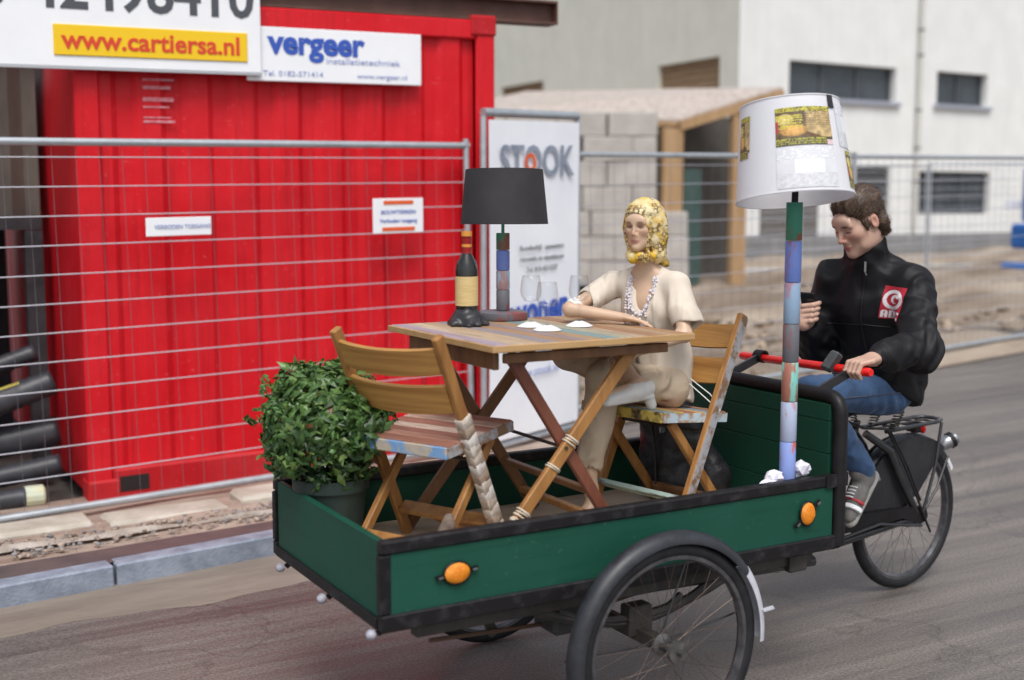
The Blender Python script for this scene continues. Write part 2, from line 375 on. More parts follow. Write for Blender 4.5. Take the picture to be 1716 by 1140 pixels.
m_purple = M('dark_pavers', (.085, .068, .07), (.13, .095, .09), rough=.55, scale=5, bump=.4, bscale=60)
m_pink = M('brown_rubble', (.24, .165, .13), (.42, .33, .27), rough=.85, scale=6, stretch=(.4, 1.6, 1), bump=.8, bscale=30)
m_kerb = M('blue_grey_kerb', (.17, .195, .25), (.29, .325, .40), rough=.6, scale=9, bump=.35, bscale=70)
m_slab = M('beige_concrete', (.38, .34, .28), (.55, .50, .43), rough=.8, scale=5, bump=.4, bscale=50)

# ground: one sheet to the horizon
xs = np.unique(np.concatenate([np.linspace(-150, -6, 13), np.linspace(-6, 16, 45), np.linspace(16, 36, 11), np.linspace(36, 300, 12)]))
ys = np.unique(np.concatenate([np.linspace(-60, 3.6, 9), np.linspace(3.6, 5.4, 19), np.linspace(5.4, 40, 18), np.linspace(40, 400, 10)]))
g = MB(); g.add([(x, y, gz(x, y)) for x in xs for y in ys], [(i*len(ys)+j, (i+1)*len(ys)+j, (i+1)*len(ys)+j+1, i*len(ys)+j+1) for i in range(len(xs)-1) for j in range(len(ys)-1)])
o = link('ground', g.mesh('ground', smooth=True), m_road); tag(o, 'wet brown grey asphalt street', kind='structure')
def strip(name, y0, y1, yaw0, yaw1, dz, mat, x0=-6, x1=34, n=140, label=None):
    # sheet that follows the ground between two slightly diverging street lines (y at x=.6)
    mb = MB(); t0, t1 = math.tan(R_(yaw0)), math.tan(R_(yaw1))
    def fn(u, v):
        x = x0+(x1-x0)*u; a, b = y0+t0*(x-.6)+.035*math.sin(2.9*x)+.02*math.sin(7.3*x+1)+.012*math.sin(17*x), y1+t1*(x-.6); y = a+(b-a)*v; return (x, y, gz(x, y)+.0008+(dz-.0008)*min(1, 3*v))
    mb.grid(fn, n, 4); o = link(name, mb.mesh(name, smooth=True), mat); tag(o, label, kind='structure'); return o
strip('road_edge', 5.06, 5.50, 2.2, 5, .004, m_sand, x1=3.7, label='tan sandy margin of the street along the kerb')
# raised pavement: dark band, rubble band; then the muddy site behind
mb = MB()
def fn(u, v):
    x = -6+10.3*u; y0 = 5.50+.085*(x-.6); y1 = 5.76+.05*(x-.6); y = y0+(y1-y0)*v; return (x, y, gz(x, y)+.100)
mb.grid(fn, 40, 2); o = link('pavement', mb.mesh('pavement', smooth=True), m_purple); tag(o, 'dark wet pavement band behind the kerb', kind='structure')
mb = MB()
def fn(u, v):
    x = -6+10.3*u; y0 = 5.752+.05*(x-.6); y = y0+(6.9-y0)*v; return (x, y, gz(x, y)+.096+.012*math.sin(3.1*x+9*v)*math.sin(7*v)+.02*(v > .3)*(v < .5))
mb.grid(fn, 60, 12); o = link('rubble_strip', mb.mesh('rubble_strip', smooth=True), m_pink); tag(o, 'brown rubble strip with pale sand behind the pavement', kind='structure')
mb = MB()
def fn(u, v):
    x = -6+10.3*u; y0 = 5.93+.03*(x-.6)+.02*math.sin(2.3*x)+.014*math.sin(9.1*x); wd = .055+.045*math.sin(1.7*x+1)+.02*math.sin(6.7*x); y = y0+max(wd, .012)*v; return (x, y, gz(x, y)+.107+.026*math.sin(math.pi*v)*(.6+.4*math.sin(11*x)))
mb.grid(fn, 220, 6); o = link('sand_line', mb.mesh('sand_line', smooth=True), M('pale_sand', (.30, .25, .21), (.50, .44, .39), rough=.9, scale=9, detail=9, bump=.8, bscale=40)); tag(o, 'pale line of spilled sand along the rubble strip', kind='structure')
mb = MB()
def fn(u, v):
    x = 3.95+31*u; y0 = 7.25+.15*(x-4.6); y = y0+(34-y0)*v**1.7
    e = min(1, v*9)*min(1, u*40); b = .06*math.sin(1.7*x+.4*y)*math.sin(.9*y)+.05*math.sin(3.3*x-1.1*y)+.10*math.sin(.45*x+1.2*y)
    return (x, y, gz(x, y)+.012+e*(.10+b+.12*math.exp(-((y-13)/2.5)**2)))
mb.grid(fn, 110, 90); o = link('site_ground', mb.mesh('site_ground', smooth=True), m_mud); tag(o, 'muddy churned building site ground behind the fence', kind='structure')
# loose stones in the rubble strip
bm = bmesh.new(); bmesh.ops.create_icosphere(bm, subdivisions=1, radius=1); pv = np.array([v.co[:] for v in bm.verts]); pf = [tuple(v.index for v in f.verts) for f in bm.faces]; bm.free()
st = MB()
for i in range(1500):
    x = rng.uniform(-.6, 4.1); y = 5.80+.04*(x-.6)+rng.uniform(0, .42)**1.0; r = rng.uniform(.004, .016)*(1.5 if rng.rand() < .06 else 1); g_ = rng.uniform(.6, 1.25)
    st.cur = (.34*g_, .27*g_, .22*g_) if rng.rand() < .7 else (.24*g_, .23*g_, .23*g_)
    st.add(pv*(1+.25*rng.normal(size=pv.shape))*r*np.array((1, 1, .6))+np.array((x, y, gz(x, y)+.112)), pf)
o = link('gravel', st.mesh('gravel'), M('gravel_stone', (1, 1, 1), rough=.85, vcol='Col')); tag(o, 'loose gravel scattered on the rubble strip by the fence', 'gravel', kind='stuff')
st = MB()
for i in range(1400):
    x = rng.uniform(4.8, 19); y = 7.45+.15*(x-4.6)+rng.uniform(.1, 6.5); r = rng.uniform(.015, .07)*(1.6 if rng.rand() < .05 else 1); g_ = rng.uniform(.5, 1.3)
    st.cur = (.34*g_, .27*g_, .20*g_); st.add(pv*(1+.3*rng.normal(size=pv.shape))*r*np.array((1.2, 1, .55))+np.array((x, y, gz(x, y)+.10+.06*rng.rand())), pf)
o = link('rubble', st.mesh('rubble'), M('gravel_stone', (1, 1, 1), vcol='Col')); tag(o, 'lumps of clay and rubble strewn over the building site', 'rubble', kind='stuff')
# kerb stones, each one a piece
kerb = link('kerb', MB().box((-7, 5.50, -.05), (-6.9, 5.55, .02)).mesh('kerb'), m_kerb); tag(kerb, 'blue grey kerb along the left side of the street', kind='structure')
km = MB().box((-.495, -.055, -.15), (.495, .055, 0), .008).mesh('kerb_stone')
for i in range(10):
    x = -5.4+i*1.0; y = 5.452+.085*(x-.6)+.05
    k = link('kerb_stone', km, m_kerb, kerb); k.location = (x, y, gz(x, y)+.102+random.uniform(-.004, .004)); k.rotation_euler = (0, -.02, R_(4.9)+random.uniform(-.008, .008))
# long concrete edging blocks lying under the fence
for i, (x, l, dy, h_) in enumerate([(-.75, 1.25, 0, .045), (.55, 1.2, .02, .05), (1.52, .62, -.03, .03), (2.45, 1.1, .015, .055), (3.55, 1.0, -.01, .045)]):
    b = MB().box((-l/2, -.12, -.06), (l/2, .12, h_), .02); n = len(b.v)
    b.v = [(p[0], p[1]+.012*math.sin(7*p[0]+i), p[2]+.008*math.sin(5*p[0]+2*i)) for p in b.v]
    y = 6.27+dy+.01*(x-.6)
    lab = ['beige concrete edging block half out of the picture at far left', 'long beige concrete edging block below the dark pipes', 'short low beige concrete block between the long ones', 'beige concrete edging block just left of the tricycle box', 'beige concrete edging block behind the tricycle box'][i]
    o = link('concrete_block', b.mesh('concrete_block', smooth=30), m_slab, None, (x, y, gz(x, y)+.098)); o.rotation_euler = (0, -.02, R_(1.5+random.uniform(-1.5, 1.5)))
    tag(o, lab, 'concrete block', 'edging blocks along the fence')

# ================================================================ RED CONTAINER
m_red = weathered('container_red', (.60, .0045, .012), (.66, .014, .024), (.30, .006, .010), (.74, .16, .16), rough=.42, amt=.75, samt=.5, dent=.4)
m_reddirt = weathered('container_red_worn', (.46, .008, .014), (.56, .035, .040), (.20, .02, .015), (.60, .22, .20), rough=.48, samt=.8)
CX0, CX1, CYF, CZ0, CZ1 = 1.24, 3.765, 6.77, .09, 2.80
ct = thing('shipping_container', 'red corrugated steel shipping container behind the left fence', 'container', (2.55, 6.9, .08))
mb = MB(); per = .262; prof = []
x = CX0+.12
while x < CX1-.14:
    for dx, dy in ((0, .028), (.07, .028), (.105, .054), (.18, .054), (.215, .028)): prof.append((min(x+dx, CX1-.13), CYF+dy))
    x += per
prof.append((CX1-.12, CYF+.028))
mb.add([(p[0], p[1], z) for z in (CZ0+.16, CZ1-.13) for p in prof], [(i, i+1, len(prof)+i+1, len(prof)+i) for i in range(len(prof)-1)])
part('corrugated_wall', climb(mb), m_red, ct)
for x0, x1 in ((CX0, CX0+.13), (CX1-.13, CX1)): part('corner_post', climb(MB().box((x0, CYF, CZ0), (x1, CYF+.14, CZ1), .012)), m_red, ct)
part('top_rail', climb(MB().box((CX0+.132, CYF+.005, CZ1-.13), (CX1-.132, CYF+.1, CZ1-.012), .01)), m_red, ct)
br = part('bottom_rail', climb(MB().box((CX0+.132, CYF-.006, CZ0+.002), (CX1-.132, CYF+.1, CZ0+.17), .014)), m_reddirt, ct)
for xp in (1.40, 3.2): part('fork_pocket', climb(MB().box((xp, CYF-.010, CZ0+.04), (xp+.16, CYF+.02, CZ0+.125))), M('hole_shade', (.02, .012, .012), rough=.9), br)  # raised dark box; its colour stands in for the shade inside a pocket
for xc in (CX0, CX1-.165):
    for zc in (CZ0-.01, CZ1-.11): part('corner_casting', climb(MB().box((xc-.006, CYF-.012, zc), (xc+.171, CYF+.16, zc+.125), .012)), m_reddirt, ct)
part('roof', climb(MB().box((CX0+.02, CYF+.12, CZ1-.05), (CX1-.02, 12.4, CZ1-.02))), m_reddirt, ct)
for x0 in (CX0+.015, CX1-.045): part('side_wall', climb(MB().box((x0, CYF+.15, CZ0+.02), (x0+.03, 12.4, CZ1-.06))), m_red, ct)
part('rear_wall', climb(MB().box((CX0+.05, 12.35, CZ0+.02), (CX1-.05, 12.39, CZ1-.06))), m_red, ct)
# faded white stencil marks
mb = MB()
for z0, w, h_ in ((2.36, .17, .012), (2.315, .15, .018), (2.25, .165, .022), (2.215, .14, .01), (2.16, .15, .008), (2.135, .17, .014)): mb.box((1.60, CYF+.0245, z0), (1.60+w, CYF+.0262, z0+h_))
part('stencil_mark', climb(mb), M('faded_white', (.62, .28, .33), (.58, .1, .12), rough=.7, scale=40), ct)

# sign boards hung on the container
m_white = M('sign_white', (.87, .88, .90), (.82, .83, .86), rough=.35, scale=3)
m_edge = M('aluminium', (.55, .56, .58), rough=.4, metal=.8)
m_yel = M('sign_yellow', (.86, .55, .005), rough=.4); m_rtxt = M('sign_red_ink', (.66, .05, .015), rough=.5)
m_ink = M('sign_dark_ink', (.07, .075, .09), rough=.5); m_blue = M('sign_blue_ink', (.03, .09, .44), rough=.5); m_lblue = M('sign_pale_blue_ink', (.28, .34, .58), rough=.5)
sa = thing('sign_board', 'large white sign with phone number and yellow web address band', 'sign', (1.5, 6.72, 2.4))
part('board', climb(MB().box((-.3, 6.700, 2.412), (2.235, 6.718, 3.12), .004)), m_white, sa)
yb = part('yellow_band', climb(MB().box((1.135, 6.692, 2.468), (2.155, 6.699, 2.625), .003)), m_yel, sa)
part('lettering', climb(text_mb('www.cartiersa.nl', .135, (1.645, 6.690, 2.545), (1,0,0), (0,0,1), off=.003, sx=1.02)), m_rtxt, yb)
part('lettering', climb(text_mb('010-42498410', .30, (2.20, 6.698, 2.80), (1,0,0), (0,0,1), off=.006, align='RIGHT', sx=.98)), m_ink, sa)
part('bottom_edge', climb(MB().box((-.3, 6.696, 2.398), (2.235, 6.722, 2.411))), m_edge, sa)
sb = thing('sign_board', 'smaller white sign with blue lettering on red container', 'sign', (2.7, 6.74, 2.4))
part('board', climb(MB().box((2.16, 6.728, 2.372), (3.235, 6.744, 2.672), .004)), m_white, sb)
part('lettering', climb(text_mb('vergeer', .185, (2.575, 6.726, 2.585), (1,0,0), (0,0,1), off=.007, sx=1.0)), m_blue, sb)
part('lettering', climb(text_mb('installatietechniek', .05, (2.86, 6.726, 2.495), (1,0,0), (0,0,1), sx=1.3)), m_lblue, sb)
part('lettering', climb(text_mb('Tel. 0182-571414', .042, (2.43, 6.726, 2.415), (1,0,0), (0,0,1), sx=1.2)), m_lblue, sb)
part('lettering', climb(text_mb('www.vergeer.nl', .042, (2.98, 6.726, 2.415), (1,0,0), (0,0,1), sx=1.2)), m_lblue, sb)
# steel beam on the container roof
ib = thing('steel_beam', 'rusty brown steel beam lying on top of the container', 'beam', (3, 6.9, 2.84))
m_rust = M('brown_primer', (.075, .032, .022), (.12, .055, .04), rough=.6, scale=6, detail=8)
mb = MB().prism([(-.07, 0), (.07, 0), (.07, .014), (.008, .014), (.008, .132), (.07, .132), (.07, .146), (-.07, .146), (-.07, .132), (-.008, .132), (-.008, .014), (-.07, .014)], (1.6, 6.85, 2.79), (0,1,0), (0,0,1), (1,0,0), 2.62)
part('beam', climb(mb), m_rust, ib); part('end_plate', climb(MB().box((4.222, 6.785, 2.79), (4.234, 6.915, 2.936))), m_rust, ib)
so = thing('site_cabin', 'dark underside of site cabin standing on the steel beam', 'cabin', (3.5, 8, 2.96))
m_dark = M('dark_steel', (.025, .025, .028), (.05, .05, .055), rough=.6)
part('base_frame', climb(MB().box((2.2, 7.0, 2.985), (4.02, 9.5, 3.14), .01)), m_dark, so)
part('wall', climb(MB().box((2.25, 7.05, 3.142), (3.98, 9.4, 5.2), .01)), M('cabin_grey', (.30, .31, .32), rough=.5), so)
for xx in (2.9, 3.62): part('foot_block', climb(MB().box((xx, 7.02, 2.94), (xx+.22, 7.2, 2.983))), m_white, so)
# dark lean-to left of the container with black pipes
sh = thing('dark_shed', 'dark open shed with brown corrugated upper wall left of container', 'shed', (.4, 8.2, .08))
mb = MB(); n = 40
mb.add([(-1.9+3.1*i/n, 7.75+.03*(i % 2), z) for z in (1.62, 2.75) for i in range(n+1)], [(i, i+1, n+2+i, n+1+i) for i in range(n)])
part('upper_cladding', mb, M('brown_cladding', (.065, .052, .043), (.12, .098, .082), rough=.7, scale=5, stretch=(1, 1, .3)), sh)
part('lintel', MB().box((-1.9, 7.70, 1.56), (1.2, 7.86, 1.64)), m_dark, sh)
part('rear_wall', MB().box((-1.9, 9.3, .05), (1.2, 9.36, 2.6)), M('dark_back', (.018, .017, .022), (.03, .028, .035), rough=.9), sh)
part('side_wall', MB().box((-1.96, 7.72, .05), (-1.9, 9.3, 2.7)), m_dark, sh)
part('roof', MB().box((-1.96, 7.6, 2.76), (1.22, 9.4, 2.82)), m_dark, sh)
part('post', MB().box((1.10, 7.70, .05), (1.2, 7.79, 1.555)), m_dark, sh)
m_pipe = M('black_pipe', (.022, .023, .028), (.05, .052, .062), rough=.42, scale=6)
labs = ['topmost black plastic pipe of the pile, tilted up to the right', 'second black pipe from the top, with a yellow stripe', 'thick black pipe in the middle of the pile', 'short black pipe sagging low in the pile', 'lowest black pipe of the pile, nearest the fence', 'black pipe at the back of the pile']
for i, (x0, z0, x1, z1, y, r) in enumerate([(.0, .60, 1.08, .87, 7.30, .05), (.0, .42, 1.14, .72, 7.12, .072), (-.1, .32, 1.17, .42, 7.22, .085), (.0, .19, 1.15, .26, 7.05, .06), (-.3, .15, .95, .135, 6.86, .055), (-.2, .72, .9, .78, 7.5, .06)]):
    pts = [(x0+(x1-x0)*t, y+.05*math.sin(2*t), z0+(z1-z0)*t-.03*math.sin(math.pi*t)) for t in np.linspace(0, 1, 46)]
    rs = [r*(1+(.05 if k % 2 else 0)) for k in range(46)]
    pp = thing('plastic_pipe', labs[i], 'pipe', (.5, y, .1), group='black pipes beside the container')
    part('tube', MB().tube(pts, rs, 12), m_pipe, pp, True)
    if i == 1: part('stripe', MB().beam((.42, y-.048, .585), (.95, y-.03, .735), .004, .012), M('yellow_print', (.62, .52, .1), rough=.5), pp)
    if i == 4: part('end_cap', MB().lathe([(0,0), (r*1.1,0), (r*1.1,.09), (r*.9,.1), (r*.9,.02), (0,.02)], (.93, y+.04, .137), 14, (1,0,0)), M('pale_cap', (.55, .62, .5), (.65, .6, .35), rough=.5), pp)

# ================================================================ MESH FENCES
m_galv = M('galvanised', (.42, .45, .48), (.52, .55, .58), rough=.38, metal=.55, scale=12)
m_wire = M('galvanised_wire', (.50, .50, .55), rough=.4, metal=.4)
m_wired = M('dull_wire', (.16, .16, .18), rough=.5, metal=.4)
def fence(label, p, yaw, length=3.45, h_=1.9, z=.12, group='construction site mesh fence panels', nh=12, fine=True, clips=()):
    x, y = p; rz = R_(yaw); f = thing('mesh_fence', label, 'fence', (x, y, gz(x, y)+.1), rz, group)
    f.rotation_euler = (0, -math.atan(.02), rz)
    for nm, a, b, r in (('top_rail', (0,0,h_+z-.1), (length,0,h_+z-.1), .021), ('bottom_rail', (0,0,z-.1+.02), (length,0,z-.1+.02), .021)):
        part(nm, MB().tube([a, b], r, 10), m_galv, f, 50)
    for xx in (.021, length-.021): part('post', MB().tube([(xx, 0, -.10), (xx, 0, h_+z-.06)], .0205, 10), m_galv, f, 50)
    hm = MB().tube([(.04, 0, 0), (length-.04, 0, 0)], .0034, 6).mesh('horizontal_wire'); vm = MB().tube([(0, .007, z-.06), (0, .007, h_+z-.12)], .0013, 5).mesh('vertical_wire')
    for k in range(nh):
        w = link('horizontal_wire', hm, m_wire, f); w.location = (0, -.006, z+.02+(h_-.13)*(k+.55)/nh)
    if fine:
        nv = int(length/.115)
        for k in range(1, nv): w = link('vertical_wire', vm, m_wired, f); w.location = (length*k/nv, 0, 0)
    return f
f1 = fence('long mesh fence panel in front of the red container', (.28, 6.385), 5.2, 3.30, 1.885, .13)
def fp(u, z, dy=-.012):    # a point on that first fence panel
    c, s = math.cos(R_(5.2)), math.sin(R_(5.2)); x, y = .28+u*c-dy*s, 6.385+u*s+dy*c; return (x, y, z+.02*u)
def fsign(name, label, u0, u1, z0, z1):
    t = thing(name, label, 'sign', fp((u0+u1)/2, z0), group=None); c, s = math.cos(R_(5.2)), math.sin(R_(5.2))
    a = np.array(fp((u0+u1)/2, (z0+z1)/2)); part('plate', MB().obox(a, (c,s,.02), (-s,c,0), (0,0,1), ((u1-u0)/2, .003, (z1-z0)/2), .002), m_white, t); return t, a, (c,s,.02)
t, a, ax = fsign('warning_sign', 'small white plate with faint print on the left fence', 1.245, 1.60, 1.515, 1.612)
part('lettering', text_mb('VERBODEN TOEGANG', .03, a+np.array((.02,-.005,.0)), ax, (0,0,1)), m_lblue, t)
t, a, ax = fsign('warning_sign', 'white square sign with orange bars on the fence', 2.585, 2.925, 1.485, 1.69)
m_or = M('orange_ink', (.72, .10, .012), rough=.5)
for dz, w in ((.078, .20), (-.078, .22)): part('orange_bar', MB().obox(a+np.array((0,-.005,dz)), ax, (0,1,0), (0,0,1), (w/2, .0015, .011)), m_or, t)
for dz, s_ in ((.02, 'BOUWTERREIN'), (-.03, 'Verboden toegang')): part('lettering', text_mb(s_, .034, a+np.array((0,-.005,dz)), ax, (0,0,1)), m_blue, t)

# banner panel: taller fence panel carrying a white banner
bf = thing('mesh_fence', 'tall fence panel carrying a white printed banner', 'fence', (3.68, 6.60, .15))
BA, BB = V3(3.585, 6.60, .16), V3(4.48, 6.93, .19); bd = (BB-BA)/np.linalg.norm(BB-BA); bl = np.linalg.norm(BB-BA); bn = np.cross(bd, (0,0,1)); bn /= np.linalg.norm(bn)
part('top_rail', MB().tube([BA+V3(0,0,2.105), BB+V3(0,0,2.105)], .028, 10), m_galv, bf, 50)
part('bottom_rail', MB().tube([BA+V3(0,0,.02), BB+V3(0,0,.02)], .022, 10), m_galv, bf, 50)
for P in (BA, BB): part('post', MB().tube([P-V3(0,0,.12), P+V3(0,0,2.08)], .021, 10), m_galv, bf, 50)
m_ban = M('banner_white', (.84, .85, .89), (.79, .80, .85), rough=.5, scale=3)
mb = MB()
def fn(u, v):
    p = BA+(BB-BA)*(u*.96+.02)+bn*(.03+.012*math.sin(9*u+3*v)*v*(1-v)*2); return p+V3(0,0,.06+2.0*v)
mb.grid(fn, 30, 30)
mb.grid(lambda u, v: np.array(fn(u, v))-bn*.002, 30, 30)
bo = part('banner', mb, m_ban, bf, True)
bc = lambda u, z: BA+(BB-BA)*u+bn*.046+V3(0,0,z)
part('lettering', text_mb('STOOK', .27, bc(.5, 1.80), bd, (0,0,1), off=.006, sx=.82), M('banner_ink', (.30, .33, .40), (.20, .23, .30), rough=.5, scale=14), bo)
part('emblem', MB().lathe([(.035, 0), (.058, 0), (.058, .003), (.035, .003)], bc(.42, 1.80), 20, -bn*-1, closed=True), m_or, bo)
for z, s_ in ((1.26, 'Bouwbedrijf - aannemers'), (1.19, 'renovatie en nieuwbouw'), (1.12, 'Tel. 010-4211577')): part('lettering', text_mb(s_, .05, bc(.55, z), bd, (0,0,1), sx=.9), m_ink, bo)
part('lettering', text_mb('wonen', .26, bc(.53, .86), bd+V3(0,0,.04), (0,0,1), off=.008, sx=.85), m_blue, bo)
for z, s_ in ((.62, 'aan het plein'), (.46, 'www.stook.nl')): part('lettering', text_mb(s_, .085, bc(.5, z), bd, (0,0,1), sx=.95), m_lblue, bo)
# fence run to the right behind the rider
x, y = 4.62, 7.40
for i, lab in enumerate(['mesh fence panel behind the mannequin and the floor lamp', 'mesh fence panel behind the rider', 'mesh fence panel at the right edge of the picture']):
    fence(lab, (x, y), 8.6, 3.42, 1.86, .13, nh=12); x += 3.46*math.cos(R_(8.6)); y += 3.46*math.sin(R_(8.6))
# far fence across the site
P0, P1 = V3(13.6, 17.6), V3(21.0, 14.1); dd = (P1-P0)/np.linalg.norm(P1-P0); yw = math.degrees(math.atan2(dd[1], dd[0]))
for i, lab in enumerate(['far mesh fence panel beside the block hut', 'far mesh fence panel seen under the big lamp shade', 'far mesh fence panel in front of the dark louvres', 'far mesh fence panel at the right end of the site']):
    q = P0+dd*(i*2.4-.2)
    f = fence(lab, (q[0], q[1]), yw, 2.38, 1.86, .13, nh=10, group='far fence across the building site'); f.rotation_euler = (0, -.012, R_(yw)); f.location.z += .12
# two pale plates on the far fence
for i, (u, z, w) in enumerate([(6.3, 1.72, .62), (7.55, 1.88, .55), (1.2, 1.72, .45)]):
    q = P0+dd*u; lab = ['white plate on the far fence right of the rider', 'narrow white plate on the far fence near the blue machine', 'white plate on the far fence behind the mannequin'][i]
    o = solo('fence_plate', MB().obox((q[0]-.03, q[1]-.06, z), (*dd, 0), (-dd[1], dd[0], 0), (0,0,1), (w/2, .004, .085), .002), m_white, lab, 'plate', (q[0], q[1], z), 'plates on the far fence')

# ================================================================ BUILDING
bu = thing('rendered_building', 'cream rendered industrial building with dark windows behind the site', 'building', (17.87, 21.1, .3))
m_ren = weathered('cream_render', (.71, .715, .70), (.78, .785, .77), (.56, .56, .54), (.64, .64, .62), rough=.85, sscale=(3, 3, .12), amt=.6, samt=.4, dent=.05)
m_ren2 = weathered('shaded_cream_render', (.64, .635, .56), (.70, .695, .62), (.50, .49, .43), (.56, .55, .50), rough=.85, sscale=(3, 3, .12), amt=.6, samt=.4, dent=.05)  # darker copy of the cream render: side wall shade put into the colour
BX, BY = 17.87, 21.14
def wall_x(z0, z1, x0, x1, holes, y, th, mat, nm):
    mb = MB(); xs_ = sorted({x0, x1, *[h[0] for h in holes], *[h[1] for h in holes]}); zs_ = sorted({z0, z1, *[h[2] for h in holes], *[h[3] for h in holes]})
    for i in range(len(xs_)-1):
        for j in range(len(zs_)-1):
            cx, cz = (xs_[i]+xs_[i+1])/2, (zs_[j]+zs_[j+1])/2
            if any(h[0] < cx < h[1] and h[2] < cz < h[3] for h in holes): continue
            mb.add([(xs_[i], y, zs_[j]), (xs_[i+1], y, zs_[j]), (xs_[i+1], y, zs_[j+1]), (xs_[i], y, zs_[j+1])], [(0,1,2,3)])
    for a, b, c, d in holes:
        mb.add([(a,y,c),(b,y,c),(b,y,d),(a,y,d),(a,y+th,c),(b,y+th,c),(b,y+th,d),(a,y+th,d)], [(0,4,5,1),(1,5,6,2),(2,6,7,3),(3,7,4,0)])
    return mb
HR = [(19.33, 22.72, 4.16, 4.97), (24.12, 25.95, 4.18, 4.98), (28.5, 31, 4.18, 4.98)]
LOW = [(20.9, 22.6, 1.05, 2.62), (23.6, 26.2, 1.5, 2.55)]
part('front_wall', wall_x(.0, 9.5, BX, 40, HR+LOW, BY, .26, m_ren, 'w'), m_ren, bu)
m_glass = M('window_glass', (.035, .045, .055), (.06, .072, .085), rough=.12, spec=.6, scale=2)
m_frm = M('window_frame_grey', (.08, .085, .095), rough=.5); m_sill = M('sill_metal', (.45, .47, .55), rough=.35, metal=.5)
for a, b, c, d in HR:
    w = part('window', MB().box((a, BY+.21, c), (b, BY+.235, d)), m_glass, bu)
    part('frame', MB().box((a, BY+.17, c), (b, BY+.207, c+.05)).box((a, BY+.17, d-.05), (b, BY+.207, d)).box((a, BY+.17, c+.052), (a+.05, BY+.207, d-.052)).box((b-.05, BY+.17, c+.052), (b, BY+.207, d-.052)), m_frm, w)
    for xx in np.linspace(a, b, 4 if b-a > 2.5 else 3)[1:-1]: part('mullion', MB().box((xx-.025, BY+.172, c+.052), (xx+.025, BY+.206, d-.052)), m_frm, w)
    part('sill', MB().box((a-.12, BY-.1, c-.10), (b+.12, BY+.16, c-.005), .01), m_sill, w)
a, b, c, d = LOW[0]
lv = part('louvre', MB().box((a, BY+.2, c), (b, BY+.24, d)), m_dark, bu)
m_lou = M('louvre_slat', (.13, .135, .14), rough=.5)
for k in range(14): part('slat', MB().obox(((a+b)/2, BY+.10, c+.08+k*.11), (1,0,0), (0,.8,.6), (0,-.6,.8), ((b-a)/2, .07, .012)), m_lou, lv)
a, b, c, d = LOW[1]
w = part('window', MB().box((a, BY+.21, c), (b, BY+.235, d)), m_glass, bu)
for xx in (a, a+.85, a+1.7, b-.06): part('frame', MB().box((xx, BY+.15, c), (xx+.06, BY+.205, d)), m_frm, w)
part('plinth', MB().box((BX-.03, BY-.07, .0), (40, BY-.004, 1.02), .01), M('grey_plinth', (.17, .17, .175), (.25, .25, .25), rough=.8, scale=1.5, stretch=(1, 1, .4)), bu)
part('dark_door', MB().box((18.55, BY-.03, 1.025), (20.3, BY+.03, 2.6), .01), M('dark_door', (.10, .095, .09), (.15, .14, .13), rough=.6), bu)
dp = part('downpipe', MB().tube([(23.42, BY-.1, 1.1), (23.42, BY-.1, 9.4)], .06, 12), M('downpipe_cream', (.56, .55, .51), rough=.5), bu, 50)
for z in (2.3, 3.1, 4.0, 5.3, 5.9, 7): part('bracket', MB().lathe([(.061, -.02), (.075, -.02), (.075, .02), (.061, .02)], (23.42, BY-.1, z), 14, closed=True), m_frm, dp)
# left wall (normal -X) with boarded windows
HL = [(21.8, 24.1, 4.25, 5.03), (29.4, 31.8, 4.5, 5.15)]
mb = wall_x(.0, 9.5, BY+.003, 48, HL, 0, .26, m_ren2, 'w'); mb.v = [(BX+p[1], p[0], p[2]) for p in mb.v]; part('side_wall', mb, m_ren2, bu)
m_board = M('window_board', (.20, .125, .068), (.33, .22, .13), rough=.8, scale=4, stretch=(1, .3, 4))
for a, b, c, d in HL:
    w = part('boarded_window', MB().box((BX+.14, a, c), (BX+.16, b, d)), m_board, bu)
    for k in range(5): part('board', MB().box((BX+.10, a+.02, c+.01+k*(d-c)/5), (BX+.135, b-.02, c+(k+1)*(d-c)/5-.012), .004), m_board, w)
part('roof', MB().box((BX-.1, BY-.1, 9.52), (40.1, 48, 9.7)), m_frm, bu)

# ================================================================ BLOCK HUT
hu = thing('site_hut', 'timber site hut with a sloping felt roof', 'hut', (12.3, 16.3, .45))
m_lumber = M('raw_lumber', (.33, .20, .095), (.43, .28, .15), rough=.7, scale=3, stretch=(2, 2, .3), bump=.2, bscale=30)
m_felt = M('gritty_roof_felt', (.34, .285, .25), (.52, .46, .42), rough=.95, scale=14, detail=8, bump=.5, bscale=40)
EL, ER, RR, RL = V3(8.9, 18.5, 3.20), V3(12.35, 16.05, 3.10), V3(14.25, 15.75, 3.68), V3(11.3, 19.2, 3.75)
nn = V3(0, 0, .06)
mb = MB().add([EL, ER, RR, RL, EL-nn, ER-nn, RR-nn, RL-nn], [(0,1,2,3),(7,6,5,4),(0,4,5,1),(1,5,6,2),(2,6,7,3),(3,7,4,0)])
part('roof', mb, m_felt, hu)
part('fascia', MB().beam(ER+V3(-.02,-.03,-.11), RR+V3(.02,-.03,-.11), .04, .16), m_lumber, hu)
part('fascia', MB().beam(EL+V3(0,-.04,-.08), ER+V3(-.05,-.03,-.08), .03, .08), m_lumber, hu)
for (px_, py_, w, zt) in ((12.02, 16.02, .40, 2.95), (13.33, 15.86, .30, 3.28)): part('post', MB().box((px_, py_, .35), (px_+w, py_+.12, zt), .01), m_lumber, hu)
part('inner_wall', MB().box((12.3, 17.0, .35), (14.2, 17.06, 3.25)), M('hut_inside', (.075, .068, .06), (.10, .09, .08), rough=.9), hu)
part('side_wall', MB().beam((9.2, 18.5, 1.6), (12.3, 16.5, 1.6), .05, 2.6), m_dark, hu)
